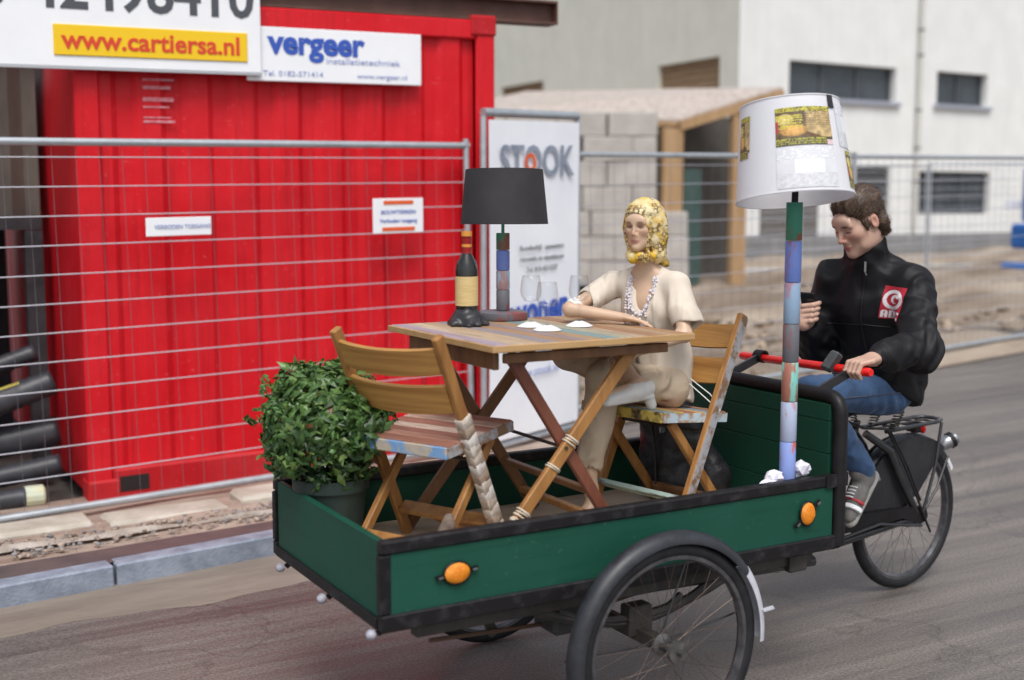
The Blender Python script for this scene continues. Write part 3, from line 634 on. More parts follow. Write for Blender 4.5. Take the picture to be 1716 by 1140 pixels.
part('door', MB().box((12.50, 16.10, .4), (12.86, 16.14, 2.3), .008), M('hut_door_green', (.035, .07, .065), (.05, .09, .08), rough=.6), hu)
m_blk = M('grey_concrete_block', (.36, .335, .31), (.47, .44, .41), rough=.85, scale=2.5, detail=8, bump=.3, bscale=25)
bmesh_blk = {1: MB().box((-.395, -.2, -.195), (.395, .2, .195), .02).mesh('lego_block'), .5: MB().box((-.195, -.2, -.195), (.195, .2, .195), .02).mesh('lego_block')}
e = V3(.80, -.42, 0); e /= np.linalg.norm(e); rzb = math.atan2(e[1], e[0])
rows = ['bottom', 'second', 'third', 'fourth', 'fifth', 'sixth', 'top']
for k in range(7):
    t = 2.07 if k < 3 else 1.53
    for j in range(4):
        w = .5 if (j == 0 and k % 2) else 1; t -= .4*w; c = V3(10.5, 16.75, 0)+e*t; t -= .4*w+.005; z = .62+.395*k
        o = link('lego_block', bmesh_blk[w], m_blk, None, (c[0]+random.uniform(-.015, .015), c[1]+random.uniform(-.02, .02), z)); o.rotation_euler = (0, random.uniform(-.006, .006), rzb+random.uniform(-.02, .02))
        tag(o, 'grey concrete block, %s course of the hut wall, %s from its right end' % (rows[k], ['first', 'second', 'third', 'fourth'][j]), 'concrete block', 'stacked concrete blocks of the hut wall')
# blue machine at the right edge
bm_ = thing('site_loader', 'blue wheeled site machine cut off by right edge of picture', 'machine', (19.3, 13.5, .4))
m_bl = M('machine_blue', (.012, .10, .36), (.02, .14, .45), rough=.4, scale=4)
bx, by, bz = 18.35, 12.75, .40
part('cab', MB().box((bx+.25, by+.2, bz+1.0), (bx+1.7, by+1.6, bz+2.0), .06), m_bl, bm_); part('cab_glass', MB().box((bx+.225, by+.35, bz+1.3), (bx+.255, by+1.45, bz+1.85)), m_glass, bm_)
part('body', MB().box((bx+.12, by+.1, bz+.55), (bx+2.2, by+1.7, bz+.985), .05), m_bl, bm_)
part('stripe', MB().box((bx+.105, by+.09, bz+.84), (bx+2.0, by+.098, bz+.9)), m_yel, bm_)
part('bucket', MB().box((bx, by-.1, bz+.02), (bx+.9, by+1.8, bz+.30), .06), m_bl, bm_); part('panel', MB().box((bx+.03, by-.13, bz+.30), (bx+.8, by-.02, bz+.5), .02), m_white, bm_)
for yy in (by+.02, by+1.5):
    w = part('wheel', MB().lathe([(.0, -.1), (.15, -.1), (.3, -.1), (.36, -.06), (.36, .06), (.3, .1), (0, .1)], (bx+1.3, yy+.1, bz+.28), 20, (0,1,0)), m_dark, bm_, 40); part('hub', MB().lathe([(0, -.12), (.1, -.12), (.14, -.103)], (bx+1.3, yy+.1, bz+.28), 14, (0,1,0)), m_yel, w)
# ================================================================ CARGO TRICYCLE
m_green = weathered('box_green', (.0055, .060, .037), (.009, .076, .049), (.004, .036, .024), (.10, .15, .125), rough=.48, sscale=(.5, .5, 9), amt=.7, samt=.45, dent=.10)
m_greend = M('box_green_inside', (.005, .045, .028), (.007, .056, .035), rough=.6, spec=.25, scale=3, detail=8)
m_blk = M('black_enamel', (.007, .006, .007), (.012, .011, .012), rough=.42, rough2=.6, spec=.3, scale=14, detail=8, bump=.1, bscale=60)
m_worn = M('worn_black', (.008, .007, .008), (.035, .033, .036), rough=.5, spec=.3, scale=20, detail=10, lo=.5, hi=.75)
m_floor = M('beige_plywood', (.40, .30, .20), (.52, .42, .31), rough=.8, scale=3, stretch=(.4, 2, 1), bump=.2, bscale=30)
m_tyre = M('tyre_rubber', (.009, .009, .011), (.018, .018, .021), rough=.62, spec=.35, scale=30)
m_chrome = M('dull_chrome', (.45, .46, .48), (.32, .33, .35), rough=.28, metal=.9, scale=20)
m_frame = M('frame_black', (.016, .016, .018), (.03, .03, .033), rough=.3, scale=20, coat=.2)
X0, X1, Y0, Y1, ZB, ZF, ZT = 1.325, 3.05, 3.03, 3.94, .518, .58, .776
tr = thing('cargo_tricycle', 'black and green cargo tricycle with open box carrying furniture', 'tricycle', (2.24, 3.47, 0))
sp = part('side_panel', MB().box((X0+.02, Y0+.004, ZB+.045), (X1-.03, Y0+.022, ZT-.038)), m_green, tr)
part('top_rail', MB().box((X0-.004, Y0-.004, ZT-.040), (X1+.012, Y0+.034, ZT), .006), m_worn, sp)
part('bottom_rail', MB().box((X0-.006, Y0-.006, ZB-.004), (X1+.008, Y0+.03, ZB+.046), .005), m_worn, sp)
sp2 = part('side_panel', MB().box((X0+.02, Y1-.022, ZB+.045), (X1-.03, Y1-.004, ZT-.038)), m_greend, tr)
part('top_rail', MB().box((X0-.004, Y1-.034, ZT-.040), (X1+.012, Y1+.004, ZT), .006), m_worn, sp2)
part('bottom_rail', MB().box((X0-.006, Y1-.03, ZB-.004), (X1+.008, Y1+.006, ZB+.046), .005), m_worn, sp2)
fpn = part('front_panel', MB().box((X0, Y0+.030, ZB+.030), (X0+.022, Y1-.036, ZT-.002), .004), m_green, tr)
part('bottom_rail', MB().box((X0-.010, Y0+.031, ZB-.002), (X0+.028, Y1-.031, ZB+.034), .004), m_blk, fpn)
for yy in (Y0-.002, Y1-.028): part('corner_post', MB().box((X0-.008, yy, ZB+.047), (X0+.026, yy+.03, ZT-.041), .004), m_worn, tr)
part('floor', MB().box((X0+.024, Y0+.023, ZB+.03), (X1-.012, Y1-.023, ZF), .002), m_floor, tr)
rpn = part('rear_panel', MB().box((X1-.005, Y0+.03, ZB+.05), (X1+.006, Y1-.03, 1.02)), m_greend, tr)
zz = [ZF+.002, .705, .842, .958, 1.018]
for a, b in zip(zz[:-1], zz[1:]): part('plank', MB().box((X1-.024, Y0+.034, a+.001), (X1-.0055, Y1-.034, b-.001), .0016), m_greend, rpn)
def rr(t):                                           # rounded frame of the rear panel
    pts = [(X1, Y0+.006, ZB+.01), (X1, Y0+.006, .985)]
    for k in range(1, 7): a = math.pi/2*k/6; pts.append((X1, Y0+.006+.058*(1-math.cos(a)), .985+.058*math.sin(a)))
    for k in range(0, 7): a = math.pi/2*k/6; pts.append((X1, Y1-.006-.058*(1-math.sin(a)), .985+.058*math.cos(a)))
    return pts+[(X1, Y1-.006, ZB+.01)]
part('panel_frame', MB().tube(rr(0), .025, 10), m_blk, rpn, 60)
part('corner_plate', MB().box((X1-.07, Y0-.0075, .735), (X1+.03, Y0-.0045, ZT+.006)), m_worn, rpn)
# knobs under the front edge, bolts
for yy, xx, zz_ in ((3.82, 1.300, .500), (3.44, 1.300, .502), (3.06, 1.300, .506)):
    k = part('buffer', MB().lathe([(0, -.014), (.008, -.013), (.014, -.006), (.016, .004), (.011, .013), (0, .015)], (xx, yy, zz_), 14, (1, -.1, .25)), M('pale_rubber', (.24, .24, .28), (.42, .42, .48), rough=.5, scale=30), tr, 40)
    part('bracket', MB().beam((xx+.02, yy, zz_), (X0+.02, yy, ZB), .018, .012), m_blk, k)
# orange side reflectors
m_amber = M('amber_lens', (.78, .22, .004), (.86, .30, .01), rough=.25, scale=60, bump=.5, bscale=300, spec=.7)
for x, z, tilt in ((1.555, .655, .10), (2.898, .657, .62)):
    c, s = math.cos(tilt), math.sin(tilt); e = MB()
    ring = [[(x+rx*math.cos(a), Y0+.002-d, z+rz_*math.sin(a)) for a in np.linspace(0, 2*math.pi, 24, endpoint=False)] for rx, rz_, d in ((.040, .030, 0), (.040, .030, .010), (.033, .024, .017), (.012, .009, .020))]
    if tilt > .3: ring = [[(x+(p[0]-x)*.78, p[1], z+(p[2]-z)*1.28) for p in r] for r in ring]
    e.add([p for r in ring for p in r], [(i*24+k, i*24+(k+1) % 24, (i+1)*24+(k+1) % 24, (i+1)*24+k) for i in range(3) for k in range(24)]+[tuple(72+k for k in range(24))])
    rf = part('reflector', e, m_amber, tr, 40)
    part('rim', MB().tube([(x+(p[0]-x)*1.06, Y0-.004, z+(p[2]-z)*1.06) for p in ring[0]], .004, 6, closed=True), m_blk, rf, 60)
    for k in range(-3, 4): hh = .024*math.sqrt(max(0, 1-(k/3.6)**2))*(1.28 if tilt > .3 else 1); part('lens_rib', MB().tube([(x+k*.0088*(.78 if tilt > .3 else 1), Y0-.0165+.002*(k/3)**2*4, z-hh), (x+k*.0088*(.78 if tilt > .3 else 1), Y0-.0185+.002*(k/3)**2*4, z), (x+k*.0088*(.78 if tilt > .3 else 1), Y0-.0165+.002*(k/3)**2*4, z+hh)], .0014, 5), m_amber, rf)
    part('clip', MB().beam((x-.068*c, Y0-.004, z-.068*s), (x+.068*c, Y0-.004, z+.068*s), .012, .006, up=(0,1,0)), m_blk, rf)
    for sg in (-1, 1): part('screw', MB().beam((x+sg*.048*c, Y0-.012, z+sg*.048*s), (x+sg*.062*c, Y0-.012, z+sg*.062*s), .005, .004, up=(0,1,0)), m_chrome, rf)
# wheels
RW = .3375
def wheel_meshes():
    ty = MB(); R0 = RW-.024
    ty.lathe([(R0+(.024-(.0022 if k in (1, 3, 5, 27, 29, 31) else 0))*math.cos(a), .023*math.sin(a)) for k, a in enumerate(np.linspace(0, 2*math.pi, 32, endpoint=False))], (0,0,0), 64, (0,1,0), closed=True)
    ri = MB().lathe([(R0-.014, -.016), (R0-.030, -.015), (R0-.036, 0), (R0-.030, .015), (R0-.014, .016), (R0-.020, 0)], (0,0,0), 64, (0,1,0), closed=True)
    hb = MB().lathe([(0, -.075), (.009, -.075), (.009, -.05), (.034, -.048), (.036, -.036), (.02, -.03), (.018, .03), (.036, .036), (.034, .048), (.009, .05), (.009, .075), (0, .075)], (0,0,0), 18, (0,1,0))
    spk = MB()
    for k in range(36):
        a = 2*math.pi*k/36; sg = 1 if k % 2 else -1; b = a+(.9 if (k//2) % 2 else -.9)
        spk.tube([(.033*math.cos(b), sg*.04, .033*math.sin(b)), ((R0-.034)*math.cos(a), 0, (R0-.034)*math.sin(a))], .0008, 4, cap=False)
    return ty.mesh('tyre', smooth=60), ri.mesh('wheel', smooth=40), hb.mesh('hub', smooth=40), spk.mesh('spokes')
tym, rim_, hbm, spm = wheel_meshes()
m_rim = M('rim_metal', (.10, .10, .11), (.2, .2, .21), rough=.35, metal=.8, scale=20)
m_spk = M('spoke_rust', (.08, .055, .04), (.16, .12, .10), rough=.45, metal=.7, scale=50)
m_hub = M('greasy_hub', (.10, .10, .105), (.22, .21, .2), rough=.4, metal=.8, scale=40)
def wheel(c, yaw):
    w = link('wheel', rim_, m_rim, tr); w.location = np.array(c)-OFF[tr.name]; w.rotation_euler = (0, .3+c[1], R_(yaw))
    link('tyre', tym, m_tyre, w); link('hub', hbm, m_hub, w); link('spokes', spm, m_spk, w); return w
HN, HF, HR_ = V3(2.24, 2.925, RW), V3(2.235, 4.06, RW), V3(4.165, 3.748, RW)
wheel(HN, 0); wheel(HF, 0); wheel(HR_, 4)
def fender(c, a0, a1, mat, name, r=.372, w=.036, parent=tr, yaw=0, th=.003, dep=.036):
    prof = [(r-dep+dep*math.cos(u*1.5), w*math.sin(u*1.5)) for u in np.linspace(-1, 1, 13)]; prof += [(p[0]-th, p[1]) for p in prof[::-1]]
    ux = None; m = MB().lathe(prof, (0,0,0), 40, (0,1,0), ux=(0,0,1), closed=True, a0=R_(a0), a1=R_(a1))
    cy, sy = math.cos(R_(yaw)), math.sin(R_(yaw)); m.v = [(c[0]+p[0]*cy-p[1]*sy, c[1]+p[0]*sy+p[1]*cy, c[2]+p[2]) for p in m.v]
    return part(name, m, mat, parent, 50)
m_fen = M('mudguard_grey_black', (.016, .017, .021), (.032, .034, .042), rough=.38, rough2=.5, scale=16, detail=6)
m_wht = M('mudguard_white', (.56, .56, .62), (.40, .40, .44), rough=.45, scale=18, detail=8, lo=.45, hi=.75)
fA = fender(HN, -104, 54, m_fen, 'mudguard'); fender(HN, 54.5, 95, m_wht, 'white_tail', r=.374, w=.037, parent=fA)
part('reflector_nib', MB().beam(HN+V3(.352, -.030, .07), HN+V3(.382, -.046, .080), .02, .006), m_wht, fA)
fB = fender(HF, -104, 95, m_fen, 'mudguard')
for f, H in ((fA, HN), (fB, HF)):
    for a in (-88, 20, 80):
        s = 1 if H is HN else -1
        part('stay', MB().tube([H+V3(0, s*.03*0+.055*s, 0), H+V3(.36*math.sin(R_(a)), .034*s, .36*math.cos(R_(a)))], .0035, 6), m_frame, f)
# axle, leaf springs, chassis
m_iron = M('dark_iron', (.022, .02, .02), (.05, .042, .036), rough=.55, scale=18)
part('axle', MB().beam((2.24, 2.97, RW), (2.24, 4.02, RW), .04, .04), m_iron, tr)
for yy in (3.10, 3.87):
    ls = part('leaf_spring', MB().tube([(2.24-.42+.84*t, yy, .485-.10*(1-(2*t-1)**2)) for t in np.linspace(0, 1, 14)], .016, 6), m_iron, tr)
    part('leaf', MB().tube([(2.24-.30+.60*t, yy, .455-.085*(1-(2*t-1)**2)) for t in np.linspace(0, 1, 12)], .014, 6), m_iron, ls)
    part('leaf', MB().tube([(2.24-.18+.36*t, yy, .43-.065*(1-(2*t-1)**2)) for t in np.linspace(0, 1, 10)], .013, 6), m_iron, ls)
    part('clamp', MB().box((2.195, yy-.03, .33), (2.285, yy+.03, .43), .006), m_iron, ls)
    part('chassis_rail', MB().box((1.45, yy-.022, ZB-.055), (2.98, yy+.022, ZB-.006), .004), m_iron, tr)
part('cross_member', MB().box((1.62, 3.13, ZB-.05), (1.68, 3.84, ZB-.01)), m_iron, tr)
part('cross_member', MB().box((2.86, 3.06, ZB-.075), (2.94, 3.91, ZB-.012), .006), m_iron, tr)
part('turntable', MB().lathe([(0, -.03), (.16, -.03), (.16, .015), (0, .015)], (2.24, 3.48, ZB-.07), 24), m_iron, tr, 40)
part('brake_rod', MB().tube([(1.55, 3.2, .40), (2.0, 3.25, .36), (2.9, 3.4, .40)], .007, 6), M('rusty_rod', (.10, .055, .035), rough=.7), tr)
part('brake_lever', MB().beam((1.72, 3.25, .52), (1.80, 3.25, .36), .02, .03), m_iron, tr)
part('dark_box', MB().box((1.97, 3.16, .345), (2.10, 3.30, .46), .012), m_dark, tr)  # plain dark box added for an unidentified dark mass below the floor
part('lower_tube', MB().tube([(2.24, 3.48, .44), (2.9, 3.58, .42), (3.66, 3.69, .335)], .024, 12), m_frame, tr, 50)
part('upper_tube', MB().tube([(2.24, 3.48, .46), (3.10, 3.61, .47), (3.80, 3.70, .62)], .020, 12), m_frame, tr, 50)
part('chassis_tail', MB().tube([(2.3, 3.12, ZB-.05), (3.0, 3.1, ZB-.06)], .02, 8), m_frame, tr, 50)
# rear frame, laid out in the rear wheel's own slightly turned frame
cY, sY = math.cos(R_(4)), math.sin(R_(4))
def q(dx, dy, z): return V3(HR_[0]+dx*cY-dy*sY, HR_[1]+dx*sY+dy*cY, z)
for sg in (-1, 1):
    part('chain_stay', MB().tube([q(-.52, sg*.05, .285), q(-.30, sg*.065, .31), q(0, sg*.078, RW)], [.019, .018, .014], 12), m_frame, tr, 50)
    part('seat_stay', MB().tube([q(-.31, sg*.03, .735), q(-.20, sg*.072, .655), q(-.11, sg*.078, .50), q(0, sg*.078, RW)], [.017, .019, .018, .014], 12), m_frame, tr, 50)
    part('dropout', MB().lathe([(0, -.006), (.026, -.006), (.026, .006), (0, .006)], q(0, sg*.083, RW), 12, (0,1,0)), m_iron, tr)
part('seat_tube', MB().tube([q(-.52, 0, .31), q(-.36, 0, .70), q(-.325, 0, .79)], [.02, .019, .014], 12), m_frame, tr, 50)
part('bottom_bracket', MB().lathe([(0, -.045), (.026, -.045), (.026, .045), (0, .045)], q(-.52, 0, .315), 14, (-sY, cY, 0)), m_frame, tr, 40)
fR = fender(HR_, -88, 47, m_fen, 'mudguard', r=.362, w=.032, yaw=4, dep=.024)
fender(HR_, 47.5, 60, M('white_plate', (.66, .67, .70), rough=.4), 'white_tail', r=.365, w=.033, parent=fR, yaw=4)
# skirt guard: black cloth segment over the upper front of the wheel
a_ = np.linspace(R_(-80), R_(36), 24); poly = [(.352*math.sin(t), .352*math.cos(t)) for t in a_]+[(.03, .09), (-.08, .05), (-.34, .03)]
for sg in (-1, 1):
    P = q(0, sg*.044, RW); part('skirt_guard', MB().prism(poly, P, (cY, sY, 0), (0,0,1), (-sY*sg, cY*sg, 0), .004), M('skirt_cloth', (.014, .013, .015), (.024, .023, .026), rough=.75, scale=10, bump=.3, bscale=40), tr)
cc = [(-.60, .0), (-.57, .06), (-.50, .075), (0, .05), (.04, .03), (.05, 0), (.04, -.02), (0, -.03), (-.12, .012), (-.5, .0), (-.57, -.03)]
part('chain_case', MB().prism([(p[0], p[1]) for p in cc], q(0, -.092, RW), (cY, sY, 0), (0,0,1), (-sY, cY, 0), .03), m_blk, tr)
part('chain_case_rim', MB().tube([q(-.56, -.095, RW-.02), q(-.28, -.098, RW+.012), q(0, -.098, RW-.035)], .007, 8), m_frame, tr)
part('hub_drum', MB().lathe([(0, -.052), (.05, -.052), (.058, -.03), (.058, .03), (.05, .052), (0, .052)], q(0, 0, RW), 20, (-sY, cY, 0)), m_iron, tr, 40)
# rack
rk = part('rack', MB().tube([q(-.22, -.065, .738), q(.12, -.068, .748), q(.172, -.05, .75), q(.188, 0, .75), q(.172, .05, .75), q(.12, .068, .748), q(-.22, .065, .738)], .009, 8), m_frame, tr, 60)
for dx in (-.12, -.03, .06, .13): part('cross_bar', MB().tube([q(dx, -.066, .744), q(dx, .066, .744)], .005, 6), m_frame, rk)
part('spring_clip', MB().tube([q(.1, -.03, .757), q(-.24, -.03, .75), q(-.24, .03, .75), q(.1, .03, .757)], .004, 6), m_iron, rk)
for sg in (-1, 1):
    part('strut', MB().tube([q(.155, sg*.066, .742), q(.10, sg*.084, .56), q(.015, sg*.09, .35)], .0075, 8), m_frame, rk, 60)
    part('rear_rod', MB().tube([q(.245, sg*.04, .575), q(.12, sg*.08, .45), q(.02, sg*.086, .35)], .006, 8), m_frame, rk, 60)
part('strap', MB().tube([q(-.215, -.07, .745), q(-.14, -.10, .60), q(-.02, -.10, .40), q(.06, -.10, .265)], .005, 6), m_tyre, tr)
part('strap', MB().tube([q(-.20, -.07, .745), q(-.11, -.10, .58), q(-.02, -.102, .42)], .005, 6), m_tyre, tr)
rl = part('rear_lamp', MB().lathe([(0, -.04), (.018, -.04), (.03, -.02), (.034, .02), (.03, .045), (0, .048)], q(.275, -.01, .63), 16, (1, -.3, .5)), m_chrome, tr, 40)
part('lamp_band', MB().lathe([(.035, .012), (.038, .012), (.038, .03), (.035, .03)], q(.275, -.01, .63), 16, (1, -.3, .5), closed=True), m_blk, rl)
tl = part('tail_light', MB().lathe([(0, 0), (.02, 0), (.022, .012), (.012, .02), (0, .021)], q(.075, -.02, .715), 14, (.6, -.8, 0)), M('red_lens', (.7, .01, .01), rough=.2), tr, 40)
part('holder', MB().box(q(.03, -.03, .70), q(.07, .03, .74), .004), m_blk, tl)
# saddle with coil springs
m_lea = M('saddle_leather', (.020, .016, .014), (.035, .028, .024), rough=.45, scale=20)
S = SDF((3.66, 3.52, .74), (4.10, 3.88, .90), .008)
S.cap((3.70, 3.685, .845), (3.90, 3.695, .842), .024, .05, k=.03, flat=((0,0,1), .6)); S.ell((3.955, 3.70, .84), (.075, .10, .026), k=.04)
sd_ = sdf_obj('saddle', S, m_lea, tr)
def coil(a, b, r, n, w=.0035):
    a, b = np.array(a), np.array(b); d = b-a; pts = []
    for t in np.linspace(0, 1, n*10+1): pts.append(a+d*t+r*(math.cos(2*math.pi*n*t)*V3(1,0,0)+math.sin(2*math.pi*n*t)*V3(0,1,0)))
    return MB().tube(pts, w, 5)
for yy in (3.64, 3.76): part('coil_spring', coil((3.965, yy, .755), (4.00, yy, .825), .019, 6), M('spring_steel', (.09, .085, .08), (.2, .19, .18), rough=.4, metal=.7), sd_)
for yy in (3.665, 3.72): part('coil_spring', coil((3.76, yy, .79), (3.755, yy, .835), .012, 4, .003), MATS['spring_steel'], sd_)
part('seat_rail', MB().tube([(3.97, 3.64, .752), (3.82, 3.67, .765), (3.74, 3.685, .80)], .006, 6).tube([(3.97, 3.76, .752), (3.82, 3.71, .765), (3.74, 3.69, .80)], .006, 6), m_frame, sd_)
# cranks and pedals
BBp = q(-.52, 0, .315); pL, pR = V3(3.715, 3.60, .475), V3(3.565, 3.82, .165)
part('crank', MB().beam(BBp+V3(0, -.07, 0), (3.715, 3.635, .475), .014, .024), m_chrome, tr); part('crank', MB().beam(BBp+V3(0, .07, 0), (3.565, 3.775, .165), .014, .024), m_chrome, tr)
for P in (pL, pR):
    pd = part('pedal', MB().obox(P, (.85, 0, .5) if P is pL else (1,0,0), (0,1,0), (-.5, 0, .85) if P is pL else (0,0,1), (.045, .045, .011), .004), m_tyre, tr)
    part('pedal_axle', MB().tube([P-V3(0, .05, 0), P+V3(0, .05, 0)], .012, 8), m_chrome, pd)
part('pedal_cap', MB().lathe([(0, -.03), (.018, -.03), (.022, 0), (.018, .03), (0, .03)], (3.79, 3.585, .565), 14, (.5, -.8, .5)), m_chrome, tr, 40)
# handlebar
m_rbar = M('red_bar', (.70, .010, .008), (.78, .02, .015), rough=.28, scale=30, coat=.3)
hb = part('handlebar', MB().tube([(3.30, 3.142, 1.100), (3.30, 3.15, 1.100), (3.30, 3.845, 1.088), (3.30, 3.853, 1.088)], [.013, .0165, .0165, .013], 14), m_rbar, tr, 50)
for yy in (3.235, 3.735):
    b = part('bracket', MB().beam((3.305, yy, 1.098), (3.085, yy, 1.015), .012, .032, up=(-.35, 0, 1)), m_frame, hb); part('clamp', MB().lathe([(.018, -.022), (.026, -.022), (.026, .022), (.018, .022)], (3.30, yy, 1.097), 16, (0,1,0), closed=True), m_blk, b, 40)
    part('foot', MB().box((3.072, yy-.02, .93), (3.09, yy+.02, 1.02)), m_frame, b)
part('brake_grip', MB().obox((3.285, 3.325, 1.122), (.5, -.25, .83), (.85, .2, -.45), (-.1, .95, .2), (.040, .024, .020), .008), M('grip_grey', (.05, .055, .06), (.075, .08, .085), rough=.6, scale=30), hb)
part('cable', MB().tube([(3.29, 3.31, 1.09), (3.27, 3.30, 1.03), (3.22, 3.32, .98), (3.10, 3.4, .95)], .004, 6), m_tyre, hb)
# ================================================================ FURNITURE IN THE BOX
def wood(n, a, b, st, **k): return M(n, a, b, rough=.5, rough2=.62, scale=k.get('scale', 6), detail=8, stretch=st, bump=.15, bscale=40, coat=.1, lo=.3, hi=.7)
m_oak = wood('honey_beech', (.24, .098, .024), (.45, .22, .064), (4, 4, .25)); m_oakl = wood('honey_beech_rail', (.27, .118, .026), (.52, .275, .076), (1.5, .14, 9), scale=5)
m_oakd = wood('dark_oak', (.13, .055, .020), (.25, .12, .05), (3, 3, .35)); m_redw = wood('reddish_wood', (.14, .04, .022), (.22, .075, .04), (3, 3, .35))
def chip(n, a, b, s=22, lo=.46, hi=.56, st=(1, 1, 1)): return M(n, a, b, rough=.6, scale=s, detail=9, lo=lo, hi=hi, stretch=st, bump=.2, bscale=50)
m_cgrey = chip('chipped_grey', (.36, .36, .38), (.22, .13, .07)); m_cwhite = chip('chipped_white', (.60, .55, .49), (.36, .27, .20), 20, .42, .62, (1, 1, 2.5)); m_cmint = chip('chipped_mint', (.40, .52, .47), (.13, .14, .13), 26, .5, .6, (1, .3, 2))
m_cblue = chip('chipped_blue', (.16, .30, .52), (.42, .36, .28), 16); m_cyel = chip('chipped_yellow', (.58, .44, .10), (.06, .04, .03), 18, .5, .62); m_cpale = chip('chipped_pale_blue', (.48, .58, .64), (.40, .24, .12), 18); m_cteal = chip('chipped_teal', (.07, .15, .17), (.03, .05, .05), 18)
def planks(nm, cols, st): return [chip(nm+'_plank_%d' % i, c, tuple(v*f for v in c), 14, .4, .7, st) for i, (c, f) in enumerate(cols)]
pl_red = planks('red_seat', [((.36, .15, .095), .6), ((.52, .33, .25), .5), ((.24, .10, .07), 1.6), ((.56, .42, .34), .5), ((.20, .085, .06), 1.8), ((.46, .23, .16), .6), ((.30, .13, .085), .7)], (6, .6, 1))
pl_mix = planks('mixed_seat', [((.30, .36, .36), .5), ((.52, .38, .12), .5), ((.25, .10, .06), 1.5), ((.50, .30, .13), .7), ((.16, .24, .28), 1.4), ((.42, .20, .10), .6)], (6, .6, 1))
def chair(label, loc, fwd, mats, pls, group):
    rz = math.atan2(fwd[1], fwd[0]); t = thing('folding_chair', label, 'chair', loc, rz, group)
    W2 = .205
    ang = lambda p, q_: None
    for sg in (-1, 1):
        near = mats['near_side'] == sg
        up = part('upright', MB().beam((-.06, sg*W2, .0), (-.405, sg*W2, .735), .024, .040, up=(.3, 0, 1), bev=.004), mats['upright_near'] if near else m_oak, t)
        if mats.get('face') and near: part('painted_face', MB().beam((-.075, sg*(W2+.0135), .03), (-.402, sg*(W2+.0135), .725), .003, .036, up=(.3, 0, 1)), mats['face'], up)
        part('rear_leg', MB().beam((-.385, sg*(W2-.045), .0), (-.075, sg*(W2-.045), .375), .022, .034, up=(-.3, 0, 1), bev=.004), mats['rear'], t)
    for z0, h_ in ((.655, .068), (.535, .075)):
        mb = MB(); u0 = -.405+(.735-z0-h_/2)*.469
        def fn(u, v): 
            y = (W2-.012)*(2*u-1); c = .030*(1-(2*u-1)**2); zz_ = z0+(v-.5)*h_-.014*math.sin(math.pi*u)*(1-v)*1.0+.012*(2*u-1)**2*v
            return (u0-c-(zz_-z0)*.44+.012, y, zz_)
        nu, nv = 16, 3
        A = [fn(i/nu, j/nv) for i in range(nu+1) for j in range(nv+1)]; B = [(p[0]-.014, p[1], p[2]-.006) for p in A]; N_ = len(A); k = lambda i, j: i*(nv+1)+j
        fs = [(k(i,j), k(i+1,j), k(i+1,j+1), k(i,j+1)) for i in range(nu) for j in range(nv)]; fs += [tuple(N_+q_ for q_ in f[::-1]) for f in fs]
        for i in range(nu): fs += [(k(i,0), N_+k(i,0), N_+k(i+1,0), k(i+1,0)), (k(i,nv), k(i+1,nv), N_+k(i+1,nv), N_+k(i,nv))]
        for j in range(nv): fs += [(k(0,j), k(0,j+1), N_+k(0,j+1), N_+k(0,j)), (k(nu,j), N_+k(nu,j), N_+k(nu,j+1), k(nu,j+1))]
        mb.add(A+B, fs); part('back_slat', mb, m_oakl, t, 40)
    # seat: frame with cross planks
    zf, zr, D = .408, .372, .335
    sz = lambda u: zf+(zr-zf)*u/D
    st = part('seat', MB().obox((-D/2, 0, sz(D/2)-.010), (-1, 0, (zr-zf)/D), (0,1,0), (0,0,1), (D/2-.006, W2-.022, .008), .002), m_oak, t)
    npl = len(pls); w = D/npl
    for i, m in enumerate(pls):
        u0, u1 = i*w+.0015, (i+1)*w-.0015; a = V3(-(u0+u1)/2, 0, sz((u0+u1)/2)+.008+random.uniform(-.0012, .0012)+.012*(abs(i-npl/2+.5)/npl)**2)
        part('seat_plank', MB().obox(a, (-1, 0, (zr-zf)/D), (0,1,0), (0,0,1), ((u1-u0)/2, W2-.014, .009), .002), m, st)
    part('front_apron', MB().box((-.002, -W2+.016, zf-.020), (.010, W2-.016, zf+.016), .003), mats['front'], st)
    part('rear_apron', MB().box((-D-.010, -W2+.016, zr-.022), (-D+.002, W2-.016, zr+.016), .003), mats['back'], st)
    for sg in (-1, 1): part('side_edge', MB().beam((.004, sg*(W2-.0125), zf-.002), (-D-.004, sg*(W2-.0125), zr-.002), .006, .032), mats['side'], st)
    part('front_stretcher', MB().obox((-.105, 0, .105), (0,1,0), (.86, 0, .5), (-.5, 0, .86), (W2-.013, .026, .009), .003), mats['stretch'], t)
    part('rear_stretcher', MB().obox((-.335, 0, .065), (0,1,0), (.6, 0, .78), (-.78, 0, .6), (W2-.058, .018, .011), .003), m_oakd if mats['near_side'] > 0 else m_oak, t)
    part('pivot', MB().tube([(-.215, -W2-.006, .33), (-.215, W2+.006, .33)], .006, 8), m_iron, t)
    return t
c1 = chair('light wooden folding chair with striped reddish seat at front of box', (1.873, 3.579, ZF), (.906, .423, 0), dict(near_side=-1, upright_near=m_oak, rear=m_oak, front=m_cpale, back=m_cblue, side=m_cgrey, stretch=m_oak, face=None), pl_red, 'wooden folding chairs in the cargo box')
c2 = chair('wooden folding chair the mannequin sits on, with mint stretcher', (2.43, 3.462, ZF), (-.978, -.208, 0), dict(near_side=1, upright_near=m_oak, rear=m_oak, front=m_cyel, back=m_cteal, side=m_cpale, stretch=m_cmint, face=m_cgrey), pl_mix, 'wooden folding chairs in the cargo box')
